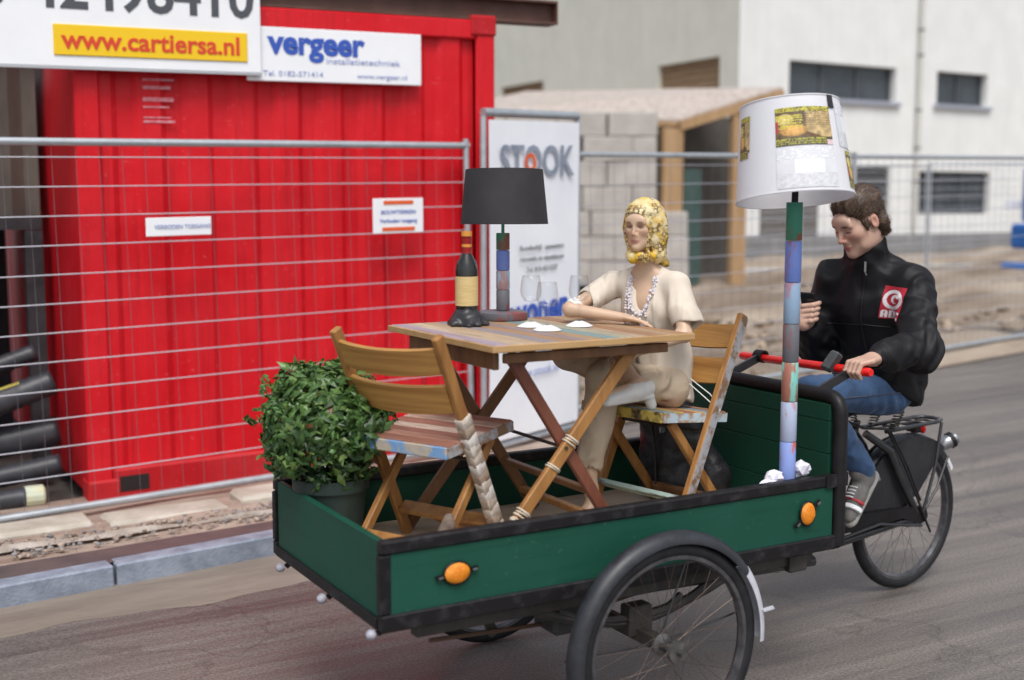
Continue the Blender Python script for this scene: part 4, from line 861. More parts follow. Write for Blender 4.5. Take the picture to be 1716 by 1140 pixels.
# bandaged near upright of the first chair: strips of pale cloth
fw = V3(.906, .423, 0); lf = V3(-.423, .906, 0); O1 = V3(1.873, 3.579, ZF); cl = lambda u, v, z: O1+u*fw+v*lf+V3(0,0,z)
A, B = cl(-.06, -.205, 0), cl(-.405, -.205, .735)
wrap_m = [chip('wrap_%d' % k, a, b, 34, .4, .6) for k, (a, b) in enumerate([((.66, .60, .53), (.46, .37, .30)), ((.44, .34, .26), (.30, .21, .15)), ((.70, .65, .60), (.55, .48, .43)), ((.56, .47, .40), (.36, .27, .2))])]
ws = np.linspace(.06, .64, 15); ords = ['first', 'second', 'third', 'fourth', 'fifth', 'sixth', 'seventh', 'eighth', 'ninth', 'tenth', 'eleventh', 'twelfth', 'thirteenth', 'topmost']
for i in range(14):
    t0, t1 = ws[i]+random.uniform(-.006, .006), ws[i+1]+.008; w = random.uniform(.0, .0012); mb = MB().beam(A+(B-A)*t0, A+(B-A)*t1, .030+w, .047+w, up=.3*fw+V3(0, 0, 1)+.02*lf*(-1)**i, bev=.0012)
    solo('cloth_wrap', mb, wrap_m[(0, 2, 1, 0, 3, 2, 0, 1, 2, 3, 0, 2, 1, 0)[i]], 'pale cloth strip wrapped round the leg of the front chair, %s from the floor' % ords[i], 'cloth strip', tuple(A+(B-A)*t0), 'cloth strips tied round the chair leg', smooth=50)
ck = cl(-.30, -.165, .12); S = SDF(ck-.06, ck+.07, .005); S.cap(ck+V3(-.02, .0, -.01), ck+V3(.01, .02, .03), .022, .018, k=.02); S.cap(ck+V3(0,-.01,.02), ck+V3(.01,.0,-.035), .014, .01, k=.02)
o = sdf_obj('cloth_knot', S, M('brown_cloth', (.12, .085, .065), (.2, .15, .12), rough=.9, scale=40), None); tag(o, 'dark brown knotted rag on the lower leg of front chair', 'rag')

# ---- folding table
tb = thing('folding_table', 'wooden folding table with striped painted plank top', 'table', (2.10, 3.49, ZF))
TX0, TX1, TY0, TY1, TZ = 1.735, 2.468, 3.125, 3.868, 1.29
cols = [((.40, .33, .42), .7), ((.56, .44, .31), .7), ((.50, .37, .24), .75), ((.22, .21, .24), 1.5), ((.40, .23, .12), .8), ((.30, .24, .25), .7), ((.44, .28, .15), .6), ((.16, .32, .34), .85), ((.40, .40, .30), .7), ((.50, .38, .27), .6), ((.26, .135, .075), 1.5), ((.42, .28, .17), .7), ((.32, .17, .08), 1.3)]
pw = (TX1-TX0)/len(cols)
top = part('table_top', MB().box((TX0+.05, TY0+.06, TZ-.032), (TX1-.05, TY1-.06, TZ-.020)), m_oakd, tb)
for i, (c, f) in enumerate(cols):
    x = TX0+i*pw; m = chip('tabletop_plank_%d' % i, c, (.30*.5+c[0]*f*.5, .17*.5+c[1]*f*.5, .085*.5+c[2]*f*.5), 9, .36, .62, (9, .45, 1))
    part('plank', MB().box((x+.001, TY0, TZ-.0195), (x+pw-.001, TY1+random.uniform(-.004, .004), TZ+random.uniform(-.0012, .0008)), .002), m, top)
m_edge2 = wood('table_edge', (.38, .22, .085), (.50, .31, .14), (.3, 3, 3))
part('edge_strip', MB().box((TX0-.004, TY0-.012, TZ-.022), (TX1+.004, TY0-.001, TZ-.001), .002), m_edge2, top); part('edge_strip', MB().box((TX0-.013, TY0-.012, TZ-.022), (TX0-.002, TY1, TZ-.0015), .002), m_edge2, top)
part('apron', MB().box((TX0+.06, TY0+.045, TZ-.064), (TX1-.06, TY0+.065, TZ-.0335), .003), m_oakd, tb); part('apron', MB().box((TX0+.06, TY1-.065, TZ-.075), (TX1-.06, TY1-.045, TZ-.0335), .003), m_oakd, tb); part('apron', MB().box((TX0+.035, TY0+.07, TZ-.085), (TX0+.055, TY1-.07, TZ-.0335), .003), m_oakd, tb)
zt = TZ-.04
for yy, ma, mb_ in ((TY0+.085, m_oakd, m_redw), (TY1-.085, m_oakd, m_oakd)):
    part('leg', MB().beam((2.30, yy, zt), (1.745, yy, ZF+.004), .022, .042, up=(1,0,1), bev=.004), m_oak if yy < 3.4 else m_oakd, tb); part('leg', MB().beam((1.845, yy+.026, zt), (2.285, yy+.026, ZF+.004), .022, .040, up=(-1,0,1), bev=.004), mb_, tb)
part('stretcher', MB().beam((1.80, TY0+.10, ZF+.07), (1.80, TY1-.09, ZF+.07), .03, .022, bev=.003), m_oak, tb); part('stretcher', MB().beam((2.225, TY0+.12, ZF+.085), (2.225, TY1-.065, ZF+.085), .03, .022, bev=.003), m_oak, tb)
part('stretcher', MB().beam((2.15, TY0+.12, ZF+.20), (2.15, TY1-.065, ZF+.20), .028, .02, bev=.003), m_oakd, tb)
part('pivot_rod', MB().tube([(2.033, TY0+.07, .94), (2.033, TY1-.05, .94)], .006, 8), m_iron, tb)
# raffia string wound round the near leg
la, lb = V3(2.30, TY0+.085, zt), V3(1.745, TY0+.085, ZF+.004); m_str = M('raffia', (.58, .50, .38), (.70, .63, .52), rough=.8, scale=60)
for i, (t0, t1, n) in enumerate([(.74, .93, 24), (.42, .45, 4), (.545, .565, 3)]):
    d = (lb-la)/np.linalg.norm(lb-la); e1 = V3(0,1,0); e2 = np.cross(d, e1); mb = MB(); pts = []
    for t in np.linspace(t0, t1, n*10): a = 2*math.pi*n*(t-t0)/(t1-t0); pts.append(la+(lb-la)*(t+.004*math.sin(a*.37))+(.0165+.002*math.sin(t*310))*math.cos(a)*e1+(.0255+.002*math.sin(t*270))*math.sin(a)*e2)
    solo('string_binding', mb.tube(pts, .0026, 5), m_str, 'pale string binding %s the near table leg' % ['thickly wound round the foot of', 'looped high on', 'looped halfway down'][i], 'string', tuple(pts[0]), 'string wound round the table leg', smooth=60)

# ---- table lamp
m_shadeb = M('black_shade', (.020, .018, .021), (.032, .03, .034), rough=.8, scale=4, bump=.2, bscale=200)
LX, LY = 2.163, 3.835
tl_ = thing('table_lamp', 'small table lamp with black shade and stacked painted blocks', 'lamp', (LX, LY, TZ))
segs = dict(green=((.03, .20, .13), (.20, .07, .05)), blue=((.13, .20, .52), (.26, .10, .17)), pale=((.28, .40, .50), (.34, .2, .2)), grey=((.13, .13, .15), (.22, .07, .07)), turq=((.22, .56, .49), (.36, .14, .1)), lav=((.40, .46, .62), (.46, .2, .2)), peri=((.25, .34, .70), (.46, .14, .12)), gblue=((.25, .36, .50), (.36, .2, .26)))
def seg(n): a, b = segs[n]; return M('scratched_'+n, a, b, rough=.55, scale=9, detail=10, lo=.53, hi=.58, stretch=(1.6, 1.6, .5), bump=.15, bscale=60)
part('base', MB().lathe([(0, 0), (.088, 0), (.092, .006), (.090, .026), (.08, .03), (0, .03)], (LX, LY, TZ+.002), 32), seg('grey'), tl_, 40)
z = TZ+.033
for n, h_ in (('grey', .075), ('pale', .070), ('blue', .073), ('green', .062)): part('block', MB().lathe([(0, .0015), (.023, .0015), (.0245, .004), (.0245, h_-.002), (.023, h_), (0, h_)], (LX, LY, z), 20), seg(n), tl_, 40); z += h_
part('stem', MB().tube([(LX, LY, z), (LX, LY, z+.08)], .006, 8), seg('green'), tl_)
zs = z+.032; H = .194
part('lamp_shade', MB().lathe([(.158, 0), (.139, H), (.1375, H), (.1565, 0)], (LX+.006, LY, zs), 48, (.01, .02, 1), closed=True), m_shadeb, tl_, 40)
part('spider', MB().tube([(LX-.135, LY, zs+H-.03), (LX+.135, LY, zs+H-.03)], .002, 5).tube([(LX, LY-.135, zs+H-.03), (LX, LY+.135, zs+H-.03)], .002, 5), m_iron, tl_)
part('bulb', MB().lathe([(0, 0), (.014, 0), (.014, .03), (.028, .06), (.028, .08), (.016, .1), (0, .104)], (LX, LY, z+.05), 14), m_white, tl_, 60)
# ---- wine bottle
WX, WY = 1.947, 3.705
wb = thing('wine_bottle', 'dark red wine bottle with cream label on the table', 'bottle', (WX, WY, TZ))
m_bot = M('bottle_glass', (.006, .007, .006), rough=.08, spec=.6, coat=.3)
part('glass', MB().lathe([(0, .0), (.036, 0), (.0385, .008), (.0385, .185), (.034, .21), (.018, .236), (.0148, .25), (.0148, .30), (.0165, .305), (.0165, .312), (0, .312)], (WX, WY, TZ+.008), 28), m_bot, wb, 40)
part('label', MB().lathe([(.0388, .062), (.0395, .062), (.0395, .162), (.0388, .162)], (WX, WY, TZ+.008), 28, closed=True), M('cream_label', (.62, .47, .22), (.52, .37, .15), rough=.6, scale=60, stretch=(.3, .3, 4), lo=.4, hi=.7), wb, 40)
part('capsule', MB().lathe([(.0168, .225), (.0172, .232), (.0162, .302), (.0178, .305), (.0178, .314), (0, .3145)], (WX, WY, TZ+.008), 20), M('red_capsule', (.22, .008, .012), (.38, .02, .016), rough=.35, scale=30, stretch=(1, 1, 4)), wb, 40)
part('capsule_band', MB().lathe([(.0164, .262), (.0172, .262), (.0172, .272), (.0164, .272)], (WX, WY, TZ+.008), 20, closed=True), M('gold_band', (.60, .25, .04), rough=.35), wb); part('capsule_band', MB().lathe([(.0176, .298), (.0186, .299), (.0183, .316), (0, .317)], (WX, WY, TZ+.008), 20), MATS['gold_band'], wb)
S = SDF((WX-.11, WY-.11, TZ-.01), (WX+.13, WY+.11, TZ+.07), .005)
for k in range(9): a = k*.7; S.cap((WX+.02*math.cos(a), WY+.02*math.sin(a), TZ+.022), (WX+(.05+.045*random.random())*math.cos(a), WY+(.05+.035*random.random())*math.sin(a), TZ+.005), .020, .008+.006*random.random(), k=.03)
S.cap((WX, WY, TZ+.01), (WX, WY, TZ+.038), .046, .038, k=.03); S.warp(lambda x, y, z: .004*wob(x, y, z, 120, 3)); S.half((0, 0, TZ+.001), (0, 0, -1))
o = sdf_obj('black_cloth', S, M('black_plastic', (.014, .014, .017), (.03, .03, .035), rough=.4, scale=30), None); tag(o, 'crumpled black cloth tied round the foot of the bottle', 'cloth')
# ---- wine glasses taped to the table
def glass_mat():
    m = bpy.data.materials.new('clear_glass'); m.use_nodes = True; N = m.node_tree.nodes; L = m.node_tree.links; N.clear()
    t_ = N.new('ShaderNodeBsdfTransparent'); t_.inputs[0].default_value = (.97, .975, .98, 1); g_ = N.new('ShaderNodeBsdfGlossy'); g_.inputs['Roughness'].default_value = .03
    lw = N.new('ShaderNodeLayerWeight'); lw.inputs['Blend'].default_value = .14; nz = N.new('ShaderNodeTexNoise'); nz.inputs['Scale'].default_value = 25; mu = N.new('ShaderNodeMath'); mu.operation = 'MULTIPLY'; L.new(lw.outputs['Facing'], mu.inputs[0]); L.new(nz.outputs['Fac'], mu.inputs[1])
    x_ = N.new('ShaderNodeMixShader'); L.new(mu.outputs[0], x_.inputs[0]); L.new(t_.outputs[0], x_.inputs[1]); L.new(g_.outputs[0], x_.inputs[2]); o_ = N.new('ShaderNodeOutputMaterial'); L.new(x_.outputs[0], o_.inputs[0]); return m
m_gl = glass_mat(); m_tape = M('white_tape', (.78, .78, .77), (.70, .70, .70), rough=.5, scale=20)
for i, (x, y) in enumerate([(2.114, 3.554), (2.10, 3.425), (2.268, 3.49)]):
    lab = ['wine glass on the table just right of the table lamp', 'wine glass nearest the front edge of the table', 'wine glass beside the mannequin elbow'][i]
    wg = thing('wine_glass', lab, 'glass', (x, y, TZ), group='wine glasses on the table')
    k = .92 if i == 1 else 1
    part('bowl', MB().lathe([(.004, .085*k), (.022, .088*k), (.034, .105*k), (.037, .125*k), (.033, .158*k), (.030, .175*k), (.0288, .175*k), (.0318, .157*k), (.0355, .125*k), (.0325, .106*k), (.021, .0895*k), (.0, .087*k)], (x, y, TZ), 24), m_gl, wg, True)
    part('stem', MB().lathe([(.010, .012), (.0045, .02), (.004, .05), (.004, .084*k)], (x, y, TZ), 10), m_gl, wg, True)
    part('foot', MB().lathe([(0, .003), (.032, .003), (.034, .005), (.012, .012), (0, .012)], (x, y, TZ), 20), m_gl, wg, True)
    part('tape', MB().lathe([(.046, .0015), (.048, .002), (.034, .010), (.012, .019), (.0105, .019), (.033, .0085), (.040, .0015)], (x, y, TZ), 20, closed=True), m_tape, wg, 50)

# ---- big floor lamp strapped into the box
PX, PY = 2.868, 3.098
fl = thing('floor_lamp', 'tall floor lamp with large white printed shade and coloured pole', 'lamp', (PX, PY, ZF))
zl = [('peri', ZF+.004, .742), ('peri', .742, .898), ('lav', .900, 1.036), ('turq', 1.038, 1.172), ('grey', 1.174, 1.302), ('gblue', 1.304, 1.442), ('blue', 1.444, 1.582), ('green', 1.584, 1.712)]
for n, a, b in zl: part('pole_segment', MB().lathe([(0, 0), (.0262, 0), (.0275, .002), (.0275, b-a-.002), (.0262, b-a), (0, b-a)], (PX+.004*(a-.7), PY, a), 24), seg(n), fl, 40)
part('neck', MB().tube([(PX+.004, PY, 1.712), (PX+.006, PY, 1.86)], .0115, 12), m_blk, fl, 50)
AX = V3(0,0,1)+.15*V3(.498, .867, 0)-.055*V3(.867, -.498, 0); AX /= np.linalg.norm(AX)
SCn = V3(2.884, PY+.012, 1.722); SH, RB, RT = .318, .196, .164
sdm = bpy.data.materials.new('white_paper_shade'); sdm.use_nodes = True; nt = sdm.node_tree; b = nt.nodes['Principled BSDF']
nz = nt.nodes.new('ShaderNodeTexNoise'); nz.inputs['Scale'].default_value = 6; rp = nt.nodes.new('ShaderNodeValToRGB'); rp.color_ramp.elements[0].color = (.80, .80, .83, 1); rp.color_ramp.elements[1].color = (.86, .86, .89, 1)
nt.links.new(nz.outputs['Fac'], rp.inputs['Fac']); nt.links.new(rp.outputs[0], b.inputs['Base Color']); b.inputs['Roughness'].default_value = .6
tls = nt.nodes.new('ShaderNodeBsdfTranslucent'); tls.inputs['Color'].default_value = (.85, .85, .9, 1); mxs = nt.nodes.new('ShaderNodeMixShader'); mxs.inputs[0].default_value = .28
nt.links.new(b.outputs[0], mxs.inputs[1]); nt.links.new(tls.outputs[0], mxs.inputs[2]); nt.links.new(mxs.outputs[0], nt.nodes['Material Output'].inputs[0])
fu = -V3(.498, .867, 0); fu = fu-AX*(fu@AX); fu /= np.linalg.norm(fu); fw_ = np.cross(AX, fu)      # fu faces the street side
ls_ = part('lamp_shade', MB().lathe([(RB, 0), (RT, SH), (RT-.002, SH), (RB-.002, 0)], SCn, 72, AX, closed=True), sdm, fl, 40)
for r, z in ((RB, .0), (RT, SH)): part('rim', MB().tube([SCn+AX*z+r*(math.cos(a)*fu+math.sin(a)*fw_) for a in np.linspace(0, 2*math.pi, 60, endpoint=False)], .0032, 6, closed=True), sdm, ls_, 60)
part('spider', MB().tube([SCn+AX*.13-fw_*.17, SCn+AX*.13+fw_*.17], .0022, 5).tube([SCn+AX*.13-fu*.17, SCn+AX*.13+fu*.17], .0022, 5), m_iron, ls_)
m_print = M('printed_paper', (1, 1, 1), rough=.55, vcol='Col')
def sheet(phi0, phi1, v0, v1, colfn, nu, nv, label=None, r=.0016):
    mb = MB(); vs = []
    for i in range(nu+1):
        for j in range(nv+1):
            u, v = i/nu, j/nv; ph = R_(phi0+(phi1-phi0)*u); vv = v0+(v1-v0)*v; rad = RB+(RT-RB)*vv+r
            mb.cur = colfn(u, v); mb.v.append(tuple(SCn+AX*SH*vv+rad*(math.cos(ph)*fu+math.sin(ph)*fw_))); mb.c.append(mb.cur)
    mb.f = [(i*(nv+1)+j, (i+1)*(nv+1)+j, (i+1)*(nv+1)+j+1, i*(nv+1)+j+1) for i in range(nu) for j in range(nv)]
    part('printed_sheet', mb, m_print, ls_, True, label=label)
tex = rng.rand(64, 64)
def nzf(u, v, f): 
    a, b = u*f % 63, v*f % 63; i, j = int(a), int(b); fa, fb = a-i, b-j
    return (tex[i, j]*(1-fa)+tex[i+1, j]*fa)*(1-fb)+(tex[i, j+1]*(1-fa)+tex[i+1, j+1]*fa)*fb
def poster(u, v):                                   # flyer: dark ground, loaf at left, parchment at right, yellow lines of type
    n, n2, n3 = nzf(u, v, 40), nzf(u+.2, v, 15), nzf(u, v+.4, 58); c = np.array((.13, .085, .04))*(.5+n2)
    if u > .50:
        e = min(1, (u-.50)/.04); c = c*(1-e)+e*np.array((.50, .36, .17))*(.55+.75*n2)
        if v > .5 and int(v*34) % 2 and n3 > .42: c = c*.45
        if v < .36-.5*(u-.5): c = np.array((.15, .08, .03))*(.5+n2)
    r1 = ((u-.30)/.24)**2+((v-.40)/.16)**2
    if r1 < 1: c = np.array((.62, .34, .10))*(.35+.65*(1-r1)+.35*n)
    r2 = ((u-.16)/.15)**2+((v-.68)/.15)**2
    if r2 < 1: c = np.array((.62, .50, .22))*(.5+.5*(1-r2)+.3*n)
    if .46 < v < .80 and u < .46 and int(v*30) % 2 and n3 > .30+.3*u: c = np.array((.60, .53, .05))
    if v > .89: c = np.array((.50, .45, .05)) if n3 > .42 else np.array((.08, .07, .04))
    if v < .20: c = np.array((.38, .35, .06)) if int(v*50) % 3 and n3 > .40 and u < .86 else np.array((.075, .065, .04))
    if u < .05 and .35 < v < .65: c = np.array((.40, .05, .05))
    if u > .88 and v < .13: c = np.array((.68, .52, .55))
    return tuple(c*(.8+.4*n))
def faint(u, v):
    n = nzf(u, v, 30); m_ = nzf(u+.3, v+.2, 9); g_ = .74-.12*m_
    if v > .70: g_ = .76-.20*(int(v*44) % 2)*(n > .35)
    elif .28 < u < .78 and v > .35: g_ = .83
    elif v < .35: g_ = .50+.22*n
    return (g_*.97, g_*.98, g_*1.03)
sheet(-29, 33, .47, .87, poster, 70, 56, 'flyer with yellow type, bread and a cream label'); sheet(-29, 33, .03, .45, faint, 50, 46, 'faint grey printed sheet')
sheet(53, 86, .04, .43, poster, 50, 50, 'flyer wrapping round the right side'); sheet(44, 84, .46, .93, faint, 40, 40)
sheet(-82, -62, .42, .86, poster, 40, 50, 'flyer wrapping round the left side')
sheet(33, 42, .86, 1.0, lambda u, v: (.02, .02, .022), 6, 6, 'black tape tab', r=.0034)
# crumpled paper wedged at the pole's foot
for i, (c, s_, lab) in enumerate([((2.80, 3.088, .780), .030, 'crumpled white paper left of the floor lamp pole'), ((2.925, 3.093, .795), .030, 'crumpled white paper right of the floor lamp pole'), ((2.775, 3.078, .768), .022, 'flat folded white paper on the rail left of the pole'), ((2.952, 3.10, .79), .022, 'small crumpled white paper ball at right of the pole')]):
    bm = bmesh.new(); bmesh.ops.create_icosphere(bm, subdivisions=2, radius=s_)
    for v in bm.verts:
        k = 1+random.uniform(-.32, .25); v.co = Vector((v.co.x*1.15*k*(1.5 if i == 2 else 1), v.co.y*.75*k, v.co.z*k*(.6 if i == 2 else .95)))
    me = bpy.data.meshes.new('crumpled_paper'); bm.to_mesh(me); bm.free()
    o = link('crumpled_paper', me, M('white_paper', (.74, .72, .80), (.66, .64, .74), rough=.6, scale=30), None, c); tag(o, lab, 'paper', 'crumpled papers at the lamp foot')

# ---- potted ball shrub
bxc = V3(1.425, 3.745, .990)
bs = thing('potted_shrub', 'round clipped green shrub in a dark green plastic pot', 'plant', (1.452, 3.735, ZF))
m_pot = M('pot_green', (.016, .030, .026), (.026, .044, .038), rough=.5, scale=8)
part('pot', MB().lathe([(0, 0), (.095, 0), (.118, .19), (.127, .192), (.127, .232), (.118, .232), (.112, .2), (0, .2)], (1.452, 3.735, ZF+.002), 32), m_pot, bs, 40)
part('soil', MB().lathe([(.115, .205), (.06, .215), (0, .218)], (1.452, 3.735, ZF), 20), M('soil', (.02, .014, .010), rough=.95), bs)
for k in range(9): a = k*.75; part('stem', MB().tube([(1.452+.02*math.cos(a), 3.735+.02*math.sin(a), ZF+.2), (1.452+.06*math.cos(a), 3.735+.06*math.sin(a), ZF+.32), (1.452+.12*math.cos(a*1.3), 3.735+.12*math.sin(a*1.3), ZF+.42)], [.007, .005, .003], 6), M('bark', (.07, .045, .03), rough=.9), bs)
lv_ = MB(); RXY, RZ = .240, .224; nl = 4700
lump = [(rng.normal(size=3), rng.uniform(.6, 1.0)) for _ in range(42)]; lump = [(d/np.linalg.norm(d), s_) for d, s_ in lump]
for i in range(nl):
    d = rng.normal(size=3); d /= np.linalg.norm(d)
    if d[2] < -.88: continue
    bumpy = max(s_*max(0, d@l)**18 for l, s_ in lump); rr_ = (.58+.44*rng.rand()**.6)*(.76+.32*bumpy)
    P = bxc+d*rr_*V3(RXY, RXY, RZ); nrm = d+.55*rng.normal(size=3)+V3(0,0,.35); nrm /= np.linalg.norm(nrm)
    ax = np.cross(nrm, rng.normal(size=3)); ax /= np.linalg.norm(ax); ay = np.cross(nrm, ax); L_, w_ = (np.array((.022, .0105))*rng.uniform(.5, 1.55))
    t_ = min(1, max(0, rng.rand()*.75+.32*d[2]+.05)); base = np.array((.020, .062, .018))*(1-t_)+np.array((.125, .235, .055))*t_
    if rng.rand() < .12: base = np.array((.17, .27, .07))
    if rng.rand() < .018: base = np.array((.16, .05, .02))
    lv_.cur = tuple(base*rng.uniform(.65, 1.15))
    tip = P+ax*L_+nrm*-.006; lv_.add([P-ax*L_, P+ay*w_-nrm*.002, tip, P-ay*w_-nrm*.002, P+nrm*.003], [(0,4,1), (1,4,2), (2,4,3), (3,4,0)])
for k in range(70):                                  # stray shoots that break the outline
    d = rng.normal(size=3); d[2] = abs(d[2])*.8-.2; d /= np.linalg.norm(d); P = bxc+d*.86*V3(RXY, RXY, RZ); dr = d+.5*rng.normal(size=3)+V3(0, 0, .5); dr /= np.linalg.norm(dr); L0 = rng.uniform(.03, .065)
    for t_ in np.linspace(.2, 1, 5):
        c_ = P+dr*L0*t_; n_ = d+.7*rng.normal(size=3); n_ /= np.linalg.norm(n_); ax = np.cross(n_, rng.normal(size=3)); ax /= np.linalg.norm(ax); ay = np.cross(n_, ax); l_, w_ = rng.uniform(.010, .019), rng.uniform(.005, .009)
        lv_.cur = tuple(np.array((.09, .20, .05))*rng.uniform(.5, 1.3)); lv_.add([c_-ax*l_, c_+ay*w_, c_+ax*l_-n_*.004, c_-ay*w_, c_+n_*.002], [(0,4,1), (1,4,2), (2,4,3), (3,4,0)])
def leaf_mat():
    m = M('shrub_leaf', (1, 1, 1), rough=.38, vcol='Col'); N = m.node_tree.nodes; L = m.node_tree.links; b = N['Principled BSDF']
    t_ = N.new('ShaderNodeBsdfTranslucent'); x_ = N.new('ShaderNodeMixShader'); x_.inputs[0].default_value = .22; va = [n for n in N if n.type == 'VERTEX_COLOR'][0]
    L.new(va.outputs[0], t_.inputs[0]); L.new(b.outputs[0], x_.inputs[1]); L.new(t_.outputs[0], x_.inputs[2]); L.new(x_.outputs[0], N['Material Output'].inputs[0]); return m
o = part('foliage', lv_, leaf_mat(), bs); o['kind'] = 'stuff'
# ---- black rucksack behind the mannequin's chair
S = SDF((2.62, 3.42, .55), (3.02, 3.95, 1.06), .008)
S.cap((2.80, 3.72, .66), (2.80, 3.72, .90), .105, .095, k=.05, flat=((1,0,0), .75)); S.cap((2.86, 3.62, .64), (2.93, 3.55, .68), .07, .05, k=.05); S.cap((2.86, 3.64, .88), (2.92, 3.57, .68), .06, .06, k=.06); S.ell((2.80, 3.74, .94), (.09, .11, .06), k=.05)
S.warp(lambda x, y, z: .006*wob(x, y, z, 45, 9)+.003*wob(x, y, z, 110, 4)); S.half((0, 0, ZF+.002), (0, 0, -1))
m_bag = M('black_nylon', (.012, .012, .014), (.022, .022, .026), rough=.5, scale=20, bump=.25, bscale=90)
rk_ = thing('rucksack', 'black nylon rucksack slumped behind the mannequin', 'bag', (2.80, 3.70, ZF)); sdf_obj('body', S, m_bag, rk_)
part('strap', MB().beam((2.655, 3.62, 1.00), (2.70, 3.63, .80), .035, .006, up=(1,-1,.2)).beam((2.70, 3.63, .802), (2.73, 3.66, .66), .035, .006, up=(1,-1,.2)), m_bag, rk_); part('buckle', MB().box((2.70, 3.60, .86), (2.725, 3.615, .885), .003), m_chrome, rk_)
# ================================================================ MANNEQUIN
def head(S, c, A, s, female=False, neck=None):
    W_ = lambda p: np.array(c)+A@(np.array(p, float)*s)
    E_ = lambda p, r, k=.012, mode='u': S.ell(W_(p), np.array(r)*s, A, k*s, mode)
    C_ = lambda p, q_, r0, r1, k=.012, mode='u': S.cap(W_(p), W_(q_), r0*s, r1*s, k*s, mode)
    j = .93 if female else 1.0
    E_((-.012, 0, .035), (.096, .076, .090), .01); E_((.030, 0, -.022), (.064, .062*j, .085), .03)
    E_((.046, 0, -.088), (.044*j, .043*j, .032), .03); E_((.076, 0, -.108), (.020, .022*j, .018), .025)
    for sg in (-1, 1):
        E_((.020, sg*.048*j, -.072), (.040, .014, .028), .03)                 # jaw corner
        E_((.062, sg*.040, -.022), (.026, .024, .022), .03)                   # cheekbone
    E_((.084, 0, .030), (.016, .052, .024), .03)                               # forehead
    for sg in (-1, 1): E_((.1005, sg*.031, -.001), (.014, .019, .0115), .012, 's')   # eye socket
    for sg in (-1, 1):
        E_((.079, sg*.0315, -.003), (.0125, .0165, .0105), .004)                # eyeball under lid
        C_((.0925, sg*.012, .0155), (.084, sg*.050, .0165), .0065, .005, .010)  # brow
    C_((.093, 0, .006), (.1135 if not female else .108, 0, -.037), .0075, .0105 if not female else .0085, .012)
    for sg in (-1, 1): E_((.100 if not female else .096, sg*.011, -.042), (.011, .0075, .0075), .008)
    E_((.090, 0, -.056), (.012, .02, .012), .012)
    E_((.0915, 0, -.0690), (.0105, .023, .0056), .005); E_((.0900, 0, -.0785), (.0105, .019, .0065), .005)
    C_((.101, -.02, -.0738), (.101, .02, -.0738), .0022, .0022, .003, 's')
    for sg in (-1, 1):
        E_((-.012, sg*.078, -.004), (.018, .008, .030), .008); E_((-.006, sg*.085, -.002), (.009, .006, .016), .005, 's')
    return W_
def face_cols(vs, c, A, s, skin, lip, brow, lid, shade_, down=False):
    L = ((vs-np.array(c))@A)/s; x, y, z = L.T; n = len(vs); col = np.tile(np.array(skin), (n, 1))
    def mixc(mask, cc): 
        m_ = np.clip(mask, 0, 1)[:, None]; col[:] = col*(1-m_)+np.array(cc)*m_
    near = (x > .03) & (np.abs(y) < .09) & (np.abs(z) < .14)
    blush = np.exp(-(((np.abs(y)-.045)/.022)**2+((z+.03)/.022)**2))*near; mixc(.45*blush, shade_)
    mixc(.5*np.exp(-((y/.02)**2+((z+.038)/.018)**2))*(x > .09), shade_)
    for sg in (-1, 1):
        mixc(.9*np.exp(-(((y-sg*.032)/.018)**2+((z-.0185)/.0052)**2)**1.6)*near*(x > .06), brow)
        mixc((.85 if down else .97)*np.exp(-(((y-sg*.032)/.0165)**2+((z+(.0085 if down else .003))/(.0042 if down else .0078))**2)**1.8)*near*(x > .06), lid)
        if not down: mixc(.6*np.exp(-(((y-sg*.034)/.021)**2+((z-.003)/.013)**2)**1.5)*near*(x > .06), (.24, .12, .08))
    mixc(.95*np.exp(-((y/.023)**2+((z+.0738)/.0105)**2)**2)*(x > .075), lip)
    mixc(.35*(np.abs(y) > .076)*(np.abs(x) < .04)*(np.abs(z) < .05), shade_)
    return col
skinM = (.56, .385, .265)
hM, fM = V3(2.532, 3.487, 1.631), V3(-.90, -.44, -.02); AM = basis(fM); sM = .70
mq = thing('mannequin', 'seated mannequin in cream clothes and yellow headscarf at the table', 'mannequin', (2.62, 3.53, ZF))
S = SDF((2.16, 3.25, .578), (2.82, 3.88, 1.745), .0030)
S.cap((2.63, 3.53, 1.09), (2.60, 3.52, 1.33), .066, .080, k=.03, flat=((.936, .35, 0), .75)); S.ell((2.577, 3.503, 1.36), (.068, .10, .085), basis((-.936, -.35, 0)), k=.04)
S.cap((2.62, 3.395, 1.425), (2.52, 3.645, 1.42), .036, k=.03); S.cap((2.57, 3.512, 1.42), (2.55, 3.498, 1.555), .041, .034, k=.03); S.cap((2.612, 3.415, 1.43), (2.572, 3.49, 1.468), .028, .026, k=.03); S.cap((2.53, 3.615, 1.425), (2.558, 3.53, 1.465), .028, .026, k=.03)
head(S, hM, AM, sM, True)
shL, elL, wrL = V3(2.608, 3.385, 1.425), V3(2.576, 3.303, 1.262), V3(2.408, 3.335, 1.212)
shR, elR, wrR = V3(2.510, 3.660, 1.415), V3(2.305, 3.605, 1.338), V3(2.425, 3.470, 1.316)
for a, b, c in ((shL, elL, wrL), (shR, elR, wrR)): S.cap(a, b, .027, .025, k=.02); S.cap(b, c, .025, .017, k=.015)
